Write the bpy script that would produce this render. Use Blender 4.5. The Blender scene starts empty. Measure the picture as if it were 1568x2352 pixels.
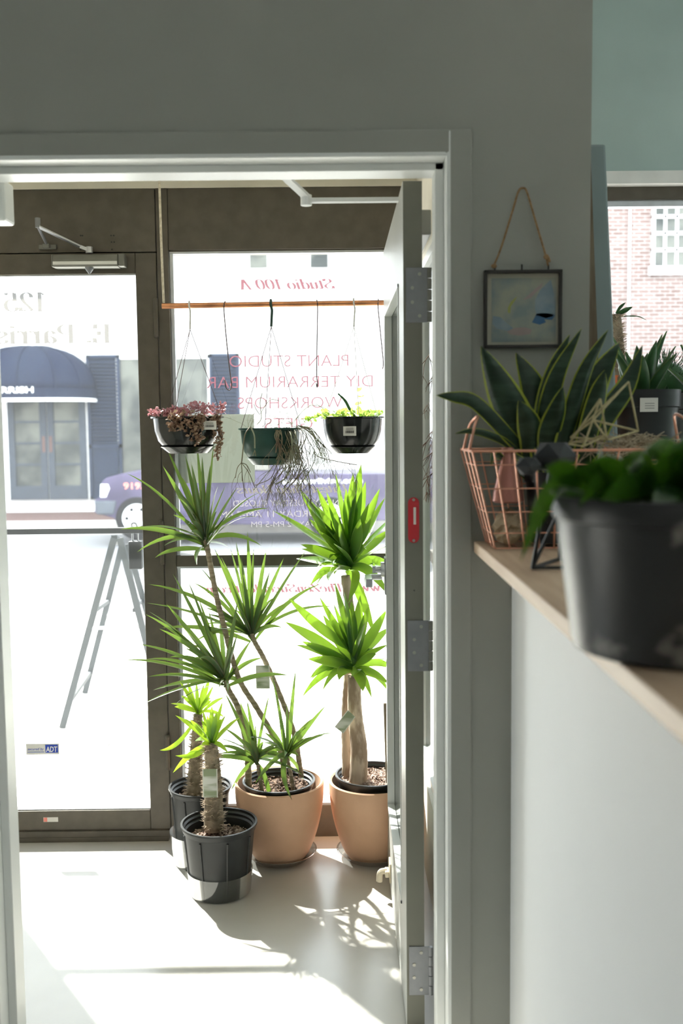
import bpy, math, random
from mathutils import Vector as V, Matrix
random.seed(7)
R = random.uniform
SC = bpy.context.scene
COL = SC.collection

# ------------------------------------------------------------------ camera
TH, RO, PS, FPX, H = math.radians(4.93), math.radians(0.6), math.radians(0.25), 2287., 1.53
fw = V((math.sin(PS)*math.cos(TH), math.cos(PS)*math.cos(TH), -math.sin(TH)))
r0 = V((math.cos(PS), -math.sin(PS), 0)); u0 = r0.cross(fw)
rt = math.cos(RO)*r0 - math.sin(RO)*u0
upv = math.cos(RO)*u0 + math.sin(RO)*r0
def P(px, py, Y):                       # the place at depth Y that the photo shows at (px, py)
    d = fw + rt*((px-784)/FPX) + upv*((1176-py)/FPX)
    return V((d.x*Y/d.y, Y, H+d.z*Y/d.y))
cam = bpy.data.cameras.new('camera'); co = bpy.data.objects.new('camera', cam); COL.objects.link(co)
co.matrix_world = Matrix(((rt.x, upv.x, -fw.x, 0), (rt.y, upv.y, -fw.y, 0), (rt.z, upv.z, -fw.z, H), (0, 0, 0, 1)))
cam.sensor_fit = 'VERTICAL'; cam.sensor_height = 36; cam.sensor_width = 24; cam.lens = 36*FPX/2352
cam.clip_start = .05; cam.clip_end = 300
cam.dof.use_dof = True; cam.dof.focus_distance = 3.3; cam.dof.aperture_fstop = 3.2
SC.camera = co

# ------------------------------------------------------------------ light
w = bpy.data.worlds.new('sky'); SC.world = w; w.use_nodes = True
wb = w.node_tree.nodes['Background']; wb.inputs[0].default_value = (.90, .95, 1, 1); wb.inputs[1].default_value = 2.4
sun = bpy.data.lights.new('sun', 'SUN'); sun.energy = 19; sun.angle = math.radians(.8); sun.color = (1, .96, .9)
so = bpy.data.objects.new('sun', sun); COL.objects.link(so); so.location = (-6, 12, 18)
so.rotation_euler = V((.55, -.80, -.93)).to_track_quat('-Z', 'Y').to_euler()
def area(name, loc, size, power, color=(1, 1, 1), rot=(0, 0, 0)):
    l = bpy.data.lights.new(name, 'AREA'); l.shape = 'RECTANGLE'; l.size, l.size_y = size; l.energy = power; l.color = color
    o = bpy.data.objects.new(name, l); COL.objects.link(o); o.location = loc; o.rotation_euler = rot; return o
area('room_fill', (-1.2, -2.6, 3.0), (1.2, .3), 1.5, (1, .97, .9))  # pair of weak unseen fill lights added behind the camera, no fixtures there
area('room_fill', (1.6, -2.6, 3.0), (1.2, .3), 1.5, (1, .97, .9))
SC.view_settings.view_transform = 'Standard'; SC.view_settings.look = 'None'
SC.view_settings.exposure = 1.55; SC.view_settings.gamma = 1; SC.view_settings.use_curve_mapping = False
SC.cycles.use_denoising = True
SC.cycles.max_bounces = 14; SC.cycles.diffuse_bounces = 7; SC.cycles.transparent_max_bounces = 24; SC.cycles.transmission_bounces = 8
SC.cycles.sample_clamp_indirect = 8; SC.cycles.caustics_reflective = False; SC.cycles.caustics_refractive = False

# ------------------------------------------------------------------ materials
def nt(name):
    m = bpy.data.materials.new(name); m.use_nodes = True; return m, m.node_tree, m.node_tree.nodes['Principled BSDF']
def mat(name, c, rough=.6, metal=0, c2=None, scale=8, bump=0, bscale=None, spec=None, detail=4, stretch=None, lo=.35, hi=.65):
    m, t, b = nt(name); N, L = t.nodes, t.links
    b.inputs['Roughness'].default_value = rough; b.inputs['Metallic'].default_value = metal
    if spec is not None: b.inputs['Specular IOR Level'].default_value = spec
    c2 = c2 or tuple(x*.88 for x in c)
    tc = N.new('ShaderNodeTexCoord'); src = tc.outputs['Object']
    if stretch:
        mp = N.new('ShaderNodeMapping'); mp.inputs['Scale'].default_value = stretch; L.new(src, mp.inputs[0]); src = mp.outputs[0]
    n = N.new('ShaderNodeTexNoise'); n.inputs['Scale'].default_value = scale; n.inputs['Detail'].default_value = detail; L.new(src, n.inputs[0])
    r = N.new('ShaderNodeValToRGB'); r.color_ramp.elements[0].position = lo; r.color_ramp.elements[1].position = hi
    r.color_ramp.elements[0].color = (*c2, 1); r.color_ramp.elements[1].color = (*c, 1)
    L.new(n.outputs[0], r.inputs[0]); L.new(r.outputs[0], b.inputs['Base Color'])
    if bump:
        n2 = N.new('ShaderNodeTexNoise'); n2.inputs['Scale'].default_value = bscale or scale*4; L.new(src, n2.inputs[0])
        bp = N.new('ShaderNodeBump'); bp.inputs['Strength'].default_value = bump; bp.inputs['Distance'].default_value = .004 if bump < .85 else .009
        L.new(n2.outputs[0], bp.inputs['Height']); L.new(bp.outputs[0], b.inputs['Normal'])
    return m
def leafmat(name, mid, edge, trans, edge_w=.12, tr=.45, rough=.4, bands=None, bandscale=40):
    m, t, b = nt(name); N, L = t.nodes, t.links
    uv = N.new('ShaderNodeUVMap'); sp = N.new('ShaderNodeSeparateXYZ'); L.new(uv.outputs[0], sp.inputs[0])
    a = N.new('ShaderNodeMath'); a.operation = 'SUBTRACT'; L.new(sp.outputs[0], a.inputs[0]); a.inputs[1].default_value = .5
    ab = N.new('ShaderNodeMath'); ab.operation = 'ABSOLUTE'; L.new(a.outputs[0], ab.inputs[0])
    r = N.new('ShaderNodeValToRGB'); e = r.color_ramp.elements
    e[0].position = .5-edge_w; e[0].color = (*mid, 1); e[1].position = .5-edge_w*.55; e[1].color = (*edge, 1)
    L.new(ab.outputs[0], r.inputs[0]); colr = r.outputs[0]
    no = N.new('ShaderNodeTexNoise'); no.inputs['Scale'].default_value = 14
    tc = N.new('ShaderNodeTexCoord')
    if bands:
        mp = N.new('ShaderNodeMapping'); mp.inputs['Scale'].default_value = (.35, .35, 1.6); L.new(tc.outputs['Object'], mp.inputs[0]); L.new(mp.outputs[0], no.inputs[0])
        no.inputs['Scale'].default_value = bandscale; rr = N.new('ShaderNodeValToRGB'); rr.color_ramp.elements[0].position = .45; rr.color_ramp.elements[1].position = .6
        rr.color_ramp.elements[0].color = (*mid, 1); rr.color_ramp.elements[1].color = (*bands, 1)
        L.new(no.outputs[0], rr.inputs[0]); mx = N.new('ShaderNodeMix'); mx.data_type = 'RGBA'
        gt = N.new('ShaderNodeMath'); gt.operation = 'GREATER_THAN'; gt.inputs[1].default_value = .5-edge_w*.75; L.new(ab.outputs[0], gt.inputs[0])
        L.new(gt.outputs[0], mx.inputs[0]); L.new(rr.outputs[0], mx.inputs[6]); mx.inputs[7].default_value = (*edge, 1); colr = mx.outputs[2]
    else:
        L.new(tc.outputs['Object'], no.inputs[0]); hs = N.new('ShaderNodeHueSaturation'); mr = N.new('ShaderNodeMapRange')
        mr.inputs[1].default_value = .3; mr.inputs[2].default_value = .7; mr.inputs[3].default_value = .75; mr.inputs[4].default_value = 1.25
        L.new(no.outputs[0], mr.inputs[0]); L.new(mr.outputs[0], hs.inputs['Value']); L.new(colr, hs.inputs['Color']); colr = hs.outputs[0]
    L.new(colr, b.inputs['Base Color']); b.inputs['Roughness'].default_value = rough
    tl = N.new('ShaderNodeBsdfTranslucent'); tl.inputs[0].default_value = (*trans, 1)
    ms = N.new('ShaderNodeMixShader'); ms.inputs[0].default_value = tr
    L.new(b.outputs[0], ms.inputs[1]); L.new(tl.outputs[0], ms.inputs[2]); L.new(ms.outputs[0], N['Material Output'].inputs[0])
    return m
def glassmat(name, dust=.04, tint=(.97, .99, .98), refl=.07):
    m, t, b = nt(name); N, L = t.nodes, t.links; N.remove(b)
    tr = N.new('ShaderNodeBsdfTransparent'); tr.inputs[0].default_value = (*tint, 1)
    gl = N.new('ShaderNodeBsdfGlossy'); gl.inputs[1].default_value = .02
    lw = N.new('ShaderNodeLayerWeight'); lw.inputs[0].default_value = .25
    mu = N.new('ShaderNodeMath'); mu.operation = 'MULTIPLY_ADD'; mu.inputs[1].default_value = .7; mu.inputs[2].default_value = refl*.4
    L.new(lw.outputs['Fresnel'], mu.inputs[0])
    m1 = N.new('ShaderNodeMixShader'); L.new(mu.outputs[0], m1.inputs[0]); L.new(tr.outputs[0], m1.inputs[1]); L.new(gl.outputs[0], m1.inputs[2])
    tl = N.new('ShaderNodeBsdfTranslucent'); tl.inputs[0].default_value = (.9, .95, 1, 1)
    no = N.new('ShaderNodeTexNoise'); no.inputs['Scale'].default_value = 3
    mr = N.new('ShaderNodeMapRange'); mr.inputs[3].default_value = dust*.6; mr.inputs[4].default_value = dust*1.4; L.new(no.outputs[0], mr.inputs[0])
    m2 = N.new('ShaderNodeMixShader'); L.new(mr.outputs[0], m2.inputs[0]); L.new(m1.outputs[0], m2.inputs[1]); L.new(tl.outputs[0], m2.inputs[2])
    L.new(m2.outputs[0], N['Material Output'].inputs[0]); return m

M = dict(
 wall=mat('warm_grey_wall_paint', (.345, .352, .318), .75, c2=(.325, .332, .30), scale=2.5, bump=.05, bscale=180),
 teal=mat('pale_green_grey_wall_paint', (.48, .60, .59), .75, scale=2, bump=.05, bscale=180),
 wpaint=mat('white_wall_paint', (.88, .90, .92), .7, c2=(.86, .88, .90), scale=2),
 cream=mat('cream_vestibule_paint', (.88, .84, .74), .7, scale=3),
 jamb=mat('grey_enamel_frame', (.78, .80, .79), .35, c2=(.75, .77, .76), scale=3),
 doorp=mat('light_grey_door_enamel', (.50, .51, .49), .38, c2=(.46, .47, .45), scale=3, stretch=(1, 1, .15)),
 edgep=mat('olive_grey_door_edge', (.20, .20, .165), .6, c2=(.18, .18, .15), scale=6),
 bronze=mat('dark_bronze_aluminium', (.125, .108, .086), .5, metal=.15, c2=(.10, .088, .07), scale=20),
 silver=mat('bare_aluminium', (.62, .64, .68), .32, metal=.8, scale=20),
 steel=mat('brushed_steel', (.27, .28, .30), .45, metal=.4, scale=30),
 darks=mat('street_stand_metal', (.035, .040, .045), .6, spec=.05, scale=20),
 dsteel=mat('dull_grey_steel', (.22, .22, .20), .5, metal=.4, scale=20),
 screw=mat('screw_metal', (.45, .44, .40), .4, metal=.9, scale=30),
 concrete=mat('polished_concrete', (.62, .60, .56), .25, c2=(.54, .52, .48), scale=3.2, detail=10, bump=.03, bscale=60, lo=.3, hi=.7),
 shopfloor=mat('concrete_shop_floor', (.42, .41, .38), .4, scale=3, detail=8),
 sidewalk=mat('sidewalk_concrete', (.62, .60, .57), .85, scale=5, detail=8, bump=.2, bscale=90),
 groove=mat('sidewalk_joint', (.16, .15, .14), .9),
 asphalt=mat('road_asphalt', (.24, .24, .25), .9, spec=.05, scale=30, bump=.3, bscale=150),
 redpave=mat('red_brick_paving', (.13, .085, .08), .85, spec=.05, scale=12),
 pine=mat('pine_board', (.72, .55, .40), .45, c2=(.60, .43, .30), scale=6, stretch=(8, .6, 8), detail=6),
 terra=mat('matt_terracotta_glaze', (.84, .53, .35), .7, c2=(.78, .48, .31), scale=9, bump=.15, bscale=260),
 nursery=mat('black_nursery_plastic', (.018, .021, .022), .42, scale=20, c2=(.014, .016, .017)),
 oldpot=mat('scuffed_black_plastic', (.030, .031, .033), .38, c2=(.22, .21, .20), scale=14, detail=9, lo=.33, hi=.42, bump=.1, bscale=60),
 gloss=mat('glossy_black_plastic', (.012, .014, .015), .16, scale=20),
 greenp=mat('dark_green_plastic', (.020, .075, .062), .35, scale=20),
 clearp=None,
 soil=mat('bark_potting_soil', (.26, .17, .12), .95, c2=(.05, .03, .022), scale=90, bump=1, bscale=120, lo=.4, hi=.6),
 gravel=mat('gravel_topdressing', (.62, .48, .40), .95, c2=(.14, .08, .06), scale=110, bump=1, bscale=130, lo=.4, hi=.6),
 trunk=mat('dracaena_cane', (.44, .36, .26), .8, c2=(.22, .18, .11), scale=10, stretch=(1, 1, 14), bump=.6, bscale=12),
 ytrunk=mat('yucca_bark', (.58, .46, .35), .9, c2=(.33, .24, .17), scale=22, stretch=(1.4, 1.4, .5), bump=1, bscale=30, lo=.42, hi=.56),
 ctrunk=mat('spiny_trunk_skin', (.40, .33, .24), .8, c2=(.16, .12, .08), scale=35, bump=.8, bscale=60),
 spine=mat('pale_spines', (.62, .50, .38), .6),
 drac=leafmat('dracaena_leaf', (.065, .115, .065), (.24, .09, .08), (.28, .46, .06), .07, .26, .27),
 yucca=leafmat('yucca_leaf', (.055, .14, .045), (.26, .36, .14), (.36, .62, .04), .05, .30, .28),
 palm=leafmat('pachypodium_leaf', (.12, .25, .05), (.30, .42, .10), (.55, .82, .05), .05, .42, .35),
 snake=leafmat('snake_plant_leaf', (.008, .030, .014), (.34, .40, .04), (.16, .26, .015), .10, .12, .4, bands=(.030, .065, .038)),
 pothos=leafmat('pothos_leaf', (.012, .048, .009), (.035, .10, .015), (.10, .26, .01), .05, .26, .3),
 aloe=leafmat('aloe_leaf', (.04, .12, .045), (.12, .22, .06), (.10, .30, .04), .06, .2, .4),
 xmas=leafmat('pale_cactus_leaf', (.24, .38, .10), (.4, .5, .18), (.6, .85, .15), .08, .45, .4),
 pinkl=leafmat('pink_succulent_leaf', (.36, .15, .16), (.62, .38, .38), (.52, .24, .26), .2, .3, .4),
 brownl=leafmat('brown_succulent_leaf', (.34, .25, .17), (.38, .18, .14), (.34, .24, .15), .2, .2, .45),
 rhip=mat('rhipsalis_stem', (.26, .23, .15), .6, c2=(.18, .13, .09), scale=30),
 rhipg=mat('pale_rhipsalis_stem', (.42, .46, .34), .6, c2=(.30, .30, .20), scale=30),
 copper=mat('copper_pipe', (.78, .36, .18), .28, metal=.9, c2=(.42, .19, .10), scale=14, lo=.3, hi=.55),
 cwire=mat('copper_wire', (.80, .42, .30), .35, metal=.8, scale=20),
 rose=mat('rose_copper_glaze', (.50, .22, .18), .3, metal=.5, scale=12),
 wire=mat('hanger_wire', (.16, .12, .12), .5, metal=.5),
 wwhite=mat('white_plastic', (.80, .80, .78), .4),
 dkhook=mat('dark_green_hook', (.02, .07, .05), .3),
 rope=mat('cotton_rope', (.80, .74, .62), .9, c2=(.6, .54, .42), scale=120),
 jute=mat('jute_cord', (.34, .22, .11), .9, c2=(.22, .13, .06), scale=150),
 paper=mat('white_paper', (.85, .85, .83), .7),
 poster=None,
 kraft=mat('kraft_paper', (.48, .38, .26), .85, c2=(.38, .29, .19), scale=14, bump=.3),
 straw=mat('dry_straw', (.50, .44, .24), .6, c2=(.34, .29, .14), scale=60),
 raffia=mat('raffia', (.52, .44, .32), .8, c2=(.30, .24, .16), scale=60),
 blackm=mat('matt_black_metal', (.015, .016, .018), .45),
 slate=mat('dark_slate_panels', (.025, .030, .035), .6),
 orange=mat('orange_plastic', (.72, .16, .03), .45),
 fmetal=mat('blackened_frame_metal', (.02, .018, .015), .4),
 bluegrey=mat('blue_grey_painted_board', (.24, .31, .32), .6, scale=3),
 oldwood=mat('weathered_wood_edge', (.20, .16, .11), .8, c2=(.12, .09, .06), scale=10, stretch=(6, 6, .6)),
 red=mat('red_door_tag', (.62, .02, .03), .45, scale=14, c2=(.50, .03, .04)),
 beige=mat('beige_door_stop', (.68, .60, .46), .5),
 facade=mat('white_painted_facade', (.80, .80, .80), .8, spec=.05, scale=1.5),
 navy=mat('navy_awning_canvas', (.014, .021, .042), .8, spec=.05, c2=(.009, .014, .034), scale=2, stretch=(3, 1, .3)),
 shutter=mat('blue_grey_shutter', (.026, .036, .062), .6, spec=.05),
 fdoor=mat('grey_blue_door', (.060, .070, .088), .5, spec=.05),
 pane=mat('far_window_pane', (.13, .135, .12), .3, spec=.1, c2=(.045, .05, .05), scale=1.3, lo=.4, hi=.6),
 truck=mat('purple_grey_car_paint', (.095, .080, .145), .4, spec=.15, c2=(.026, .021, .046), scale=1),
 chrome=mat('pale_bumper_plastic', (.09, .10, .12), .3, spec=.05),
 tyre=mat('tyre_rubber', (.02, .02, .022), .8, spec=.05),
 wheelm=mat('white_wheel_metal', (.8, .82, .85), .3),
 carglass=mat('car_window_glass', (.08, .09, .09), .08),
 white=mat('white_lettering', (.95, .95, .95), .5),
 beigev=mat('beige_vinyl_lettering', (.80, .72, .60), .6),
 pinkv=mat('rust_vinyl_lettering', (.36, .085, .11), .6),
 greyv=mat('pale_vinyl_lettering', (.72, .70, .74), .6),
 redt=mat('orange_red_lettering', (.85, .25, .20), .5),
 adt=mat('blue_sticker_ink', (.03, .08, .55), .5),
 label=mat('barcode_label_paper', (.78, .76, .72), .6),
 ink=mat('black_ink', (.03, .03, .03), .6),
 mullion=mat('white_window_wood', (.9, .9, .9), .6),
 tagp=leafmat('plant_photo_tag', (.30, .36, .22), (.75, .75, .70), (.5, .55, .4), .1, .15, .5, bands=(.75, .76, .72), bandscale=26),
 bark=mat('dry_twig', (.20, .11, .08), .9, scale=20),
 stone=mat('grey_stain', (.3, .3, .3), .9),
)
M['glass'] = glassmat('storefront_glass', .006)
M['dglass'] = glassmat('interior_door_glass', .01, (.93, .97, .95), .25)
M['clearp'] = glassmat('clear_plastic', .06, (.93, .95, .95), .2)
m_, t_, b_ = nt('translucent_poster_paper'); b_.inputs['Base Color'].default_value = (.8, .8, .76, 1)
tl = t_.nodes.new('ShaderNodeBsdfTranslucent'); tl.inputs[0].default_value = (.30, .315, .29, 1); ms = t_.nodes.new('ShaderNodeMixShader'); ms.inputs[0].default_value = .45
t_.links.new(b_.outputs[0], ms.inputs[1]); t_.links.new(tl.outputs[0], ms.inputs[2]); t_.links.new(ms.outputs[0], t_.nodes['Material Output'].inputs[0]); M['poster'] = m_
def vinyl(name, c, a=.3):
    m, t, b = nt(name); N, L = t.nodes, t.links
    tl = N.new('ShaderNodeBsdfTranslucent'); tl.inputs[0].default_value = (*c, 1); tr = N.new('ShaderNodeBsdfTransparent')
    no = N.new('ShaderNodeTexNoise'); no.inputs['Scale'].default_value = 20; mr = N.new('ShaderNodeMapRange'); mr.inputs[3].default_value = a*.8; mr.inputs[4].default_value = a*1.2; L.new(no.outputs[0], mr.inputs[0])
    N.remove(b); ms = N.new('ShaderNodeMixShader'); L.new(mr.outputs[0], ms.inputs[0]); L.new(tl.outputs[0], ms.inputs[1]); L.new(tr.outputs[0], ms.inputs[2]); L.new(ms.outputs[0], N['Material Output'].inputs[0]); return m
M['beigev'] = vinyl('beige_vinyl_lettering', (.036, .033, .030), .10); M['pinkv'] = vinyl('rust_vinyl_lettering', (.046, .016, .021), .03); M['greyv'] = vinyl('pale_vinyl_lettering', (.055, .052, .055), .04)
def brickmat():
    m, t, b = nt('red_brick_wall'); N, L = t.nodes, t.links
    tc = N.new('ShaderNodeTexCoord'); mp = N.new('ShaderNodeMapping'); mp.inputs['Rotation'].default_value = (math.radians(90), 0, 0)
    L.new(tc.outputs['Object'], mp.inputs[0]); br = N.new('ShaderNodeTexBrick'); L.new(mp.outputs[0], br.inputs[0])
    br.inputs['Scale'].default_value = 1; br.inputs['Brick Width'].default_value = .21; br.inputs['Row Height'].default_value = .075; br.inputs['Mortar Size'].default_value = .008
    br.inputs['Color1'].default_value = (.12, .070, .062, 1); br.inputs['Color2'].default_value = (.20, .135, .125, 1); br.inputs['Mortar'].default_value = (.30, .29, .28, 1)
    L.new(br.outputs[0], b.inputs['Base Color']); b.inputs['Roughness'].default_value = .9; return m
M['brick'] = brickmat()

# ------------------------------------------------------------------ mesh helpers
def root_of(o):
    while o.parent: o = o.parent
    return o
class MB:
    def __init__(s): s.v, s.f, s.uv = [], [], []
    def face(s, idx, uv=None): s.f.append(idx); s.uv.append(uv or [(.5, .5)]*len(idx))
    def box(s, x0, x1, y0, y1, z0, z1):
        n = len(s.v); s.v += [V((x, y, z)) for z in (z0, z1) for y in (y0, y1) for x in (x0, x1)]
        for q in ((0, 2, 3, 1), (4, 5, 7, 6), (0, 1, 5, 4), (2, 6, 7, 3), (0, 4, 6, 2), (1, 3, 7, 5)): s.face([n+i for i in q])
        return s
    def hexa(s, lo, hi):                       # two quads (4 points each)
        n = len(s.v); s.v += [V(p) for p in lo]+[V(p) for p in hi]
        for q in ((3, 2, 1, 0), (4, 5, 6, 7), (0, 1, 5, 4), (1, 2, 6, 5), (2, 3, 7, 6), (3, 0, 4, 7)): s.face([n+i for i in q])
        return s
    def bar(s, a, b, w, h=None, up=(0, 0, 1)):
        a, b = V(a), V(b); h = h or w; d = (b-a).normalized(); u = V(up)
        if abs(d.dot(u)) > .95: u = V((0, 1, 0))
        x = d.cross(u).normalized(); y = x.cross(d)
        q = lambda c: [c+x*w/2*i+y*h/2*j for i, j in ((-1, -1), (1, -1), (1, 1), (-1, 1))]
        return s.hexa(q(a), q(b))
    def tube(s, pts, r, n=8, cap=True):
        pts = [V(p) for p in pts]; k = len(pts); r = r if isinstance(r, (list, tuple)) else [r]*k
        base = len(s.v); ref = None
        for i, p in enumerate(pts):
            d = (pts[min(i+1, k-1)]-pts[max(i-1, 0)]).normalized()
            if ref is None: ref = d.orthogonal().normalized()
            x = (ref-d*ref.dot(d)); x = x.normalized() if x.length > 1e-6 else d.orthogonal().normalized(); ref = x; y = d.cross(x)
            for j in range(n):
                a = 2*math.pi*j/n; s.v.append(p+(x*math.cos(a)+y*math.sin(a))*r[i])
        for i in range(k-1):
            for j in range(n):
                a, b = base+i*n+j, base+i*n+(j+1) % n; s.face([a, b, b+n, a+n])
        if cap:
            s.face([base+j for j in range(n)][::-1]); s.face([base+(k-1)*n+j for j in range(n)])
        return s
    def lathe(s, c, prof, n=48, wob=0):
        base = len(s.v); k = len(prof); c = V(c)
        for r, z in prof:
            for j in range(n):
                a = 2*math.pi*j/n; s.v.append(c+V((r*math.cos(a), r*math.sin(a), z+(R(-wob, wob) if wob else 0))))
        for i in range(k-1):
            for j in range(n):
                a, b = base+i*n+j, base+i*n+(j+1) % n; s.face([a, b, b+n, a+n])
        for i, o in ((0, -1), (k-1, 1)):
            if prof[i][0] > 1e-5: s.face([base+i*n+j for j in range(n)][::o])
        return s
    def sphere(s, c, r, n=10, m=6, sz=1):
        return s.lathe(c, [(max(r*math.sin(math.pi*i/m), 1e-6), -r*sz*math.cos(math.pi*i/m)) for i in range(m+1)], n)
    def prism(s, poly, d):                      # polygon points, extruded by vector d
        n = len(s.v); k = len(poly); d = V(d); s.v += [V(p) for p in poly]+[V(p)+d for p in poly]
        s.face(list(range(n, n+k))[::-1]); s.face(list(range(n+k, n+2*k)))
        for i in range(k): j = (i+1) % k; s.face([n+i, n+j, n+k+j, n+k+i])
        return s
    def blade(s, cl, prof, fold=.25, wd=None, roll=0):    # a leaf: centre line, half widths, V fold
        cl = [V(p) for p in cl]; k = len(cl); base = len(s.v)
        for i, p in enumerate(cl):
            d = (cl[min(i+1, k-1)]-cl[max(i-1, 0)]).normalized()
            x = (wd - d*wd.dot(d)) if wd else d.cross(V((0, 0, 1)))
            if x.length < .15: x = d.cross(V((.6, .8, 0)))
            x.normalize()
            if roll: x = Matrix.Rotation(roll, 3, d) @ x
            nn = x.cross(d); nn = nn if nn.z >= 0 else -nn; h = prof[i]
            s.v += [p+x*h+nn*h*fold, p, p-x*h+nn*h*fold]
        for i in range(k-1):
            a = base+3*i; v0, v1 = i/(k-1), (i+1)/(k-1)
            s.face([a, a+1, a+4, a+3], [(0, v0), (.5, v0), (.5, v1), (0, v1)])
            s.face([a+1, a+2, a+5, a+4], [(.5, v0), (1, v0), (1, v1), (.5, v1)])
        return s
    def build(s, name, m, parent=None, smooth=False, bev=0, solid=0, loc=None):
        if parent is not None: off = root_of(parent).location.copy()
        elif loc is not None: off = V(loc)
        else:
            xs = [p.x for p in s.v]; ys = [p.y for p in s.v]; zs = [p.z for p in s.v]
            off = V(((min(xs)+max(xs))/2, (min(ys)+max(ys))/2, min(zs)))
        me = bpy.data.meshes.new(name); me.from_pydata([p-off for p in s.v], [], s.f)
        uvl = me.uv_layers.new(name='UVMap'); i = 0
        for u in s.uv:
            for q in u: uvl.data[i].uv = q; i += 1
        me.materials.append(M[m]); me.update()
        if smooth:
            me.polygons.foreach_set('use_smooth', [True]*len(me.polygons))
        o = bpy.data.objects.new(name, me); COL.objects.link(o)
        if parent is None: o.location = off
        else: o.parent = parent
        if smooth == 'auto' and hasattr(me, 'set_sharp_from_angle'): me.set_sharp_from_angle(angle=math.radians(40))
        if bev:
            b = o.modifiers.new('bevel', 'BEVEL'); b.width = bev; b.segments = 2; b.limit_method = 'ANGLE'; b.harden_normals = False
        if solid:
            b = o.modifiers.new('thickness', 'SOLIDIFY'); b.thickness = solid; b.offset = 0
        return o
def tag(o, label, cat, group=None):
    o['label'] = label; o['category'] = cat
    if group: o['group'] = group
    return o
def thing(name, loc, label=None, cat=None, group=None, kind=None):
    o = bpy.data.objects.new(name, None); COL.objects.link(o); o.location = loc; o.empty_display_size = .05
    if label: tag(o, label, cat, group)
    if kind: o['kind'] = kind
    return o
def struct(o): o['kind'] = 'structure'; return o
def box(name, m, x0, x1, y0, y1, z0, z1, parent=None, bev=0): return MB().box(x0, x1, y0, y1, z0, z1).build(name, m, parent, bev=bev)
def smooth_path(pts, n=6):
    pts = [V(p) for p in pts]; out = []
    q = [pts[0]*2-pts[1]]+pts+[pts[-1]*2-pts[-2]]
    for i in range(1, len(q)-2):
        for j in range(n):
            t = j/n; a, b, c, d = q[i-1], q[i], q[i+1], q[i+2]
            out.append(.5*((2*b)+(c-a)*t+(2*a-5*b+4*c-d)*t*t+(3*b-a-3*c+d)*t**3))
    out.append(pts[-1]); return out

# lettering ------------------------------------------------------------
def sans(mb, txt, x0, x1, y, z, h, mirror=False, thin=0, depth=.001, shear=0, face=-1):
    """letters between x0 and x1 at height h standing in the plane y"""
    c = bpy.data.curves.new('t', 'FONT'); c.body = txt; c.offset = thin; c.shear = shear; c.resolution_u = 3
    o = bpy.data.objects.new('t', c); COL.objects.link(o); dg = bpy.context.evaluated_depsgraph_get(); dg.update()
    me = bpy.data.meshes.new_from_object(o.evaluated_get(dg))
    xs = [v.co.x for v in me.vertices]; cap = .7
    a, b = min(xs), max(xs); n = len(mb.v)
    for v in me.vertices:
        t = (v.co.x-a)/(b-a); X = (x1-(x1-x0)*t) if mirror else (x0+(x1-x0)*t)
        mb.v.append(V((X, y, z+v.co.y/cap*h)))
    for p in me.polygons: mb.face([n+i for i in p.vertices])
    bpy.data.objects.remove(o); bpy.data.curves.remove(c); bpy.data.meshes.remove(me)
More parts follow.
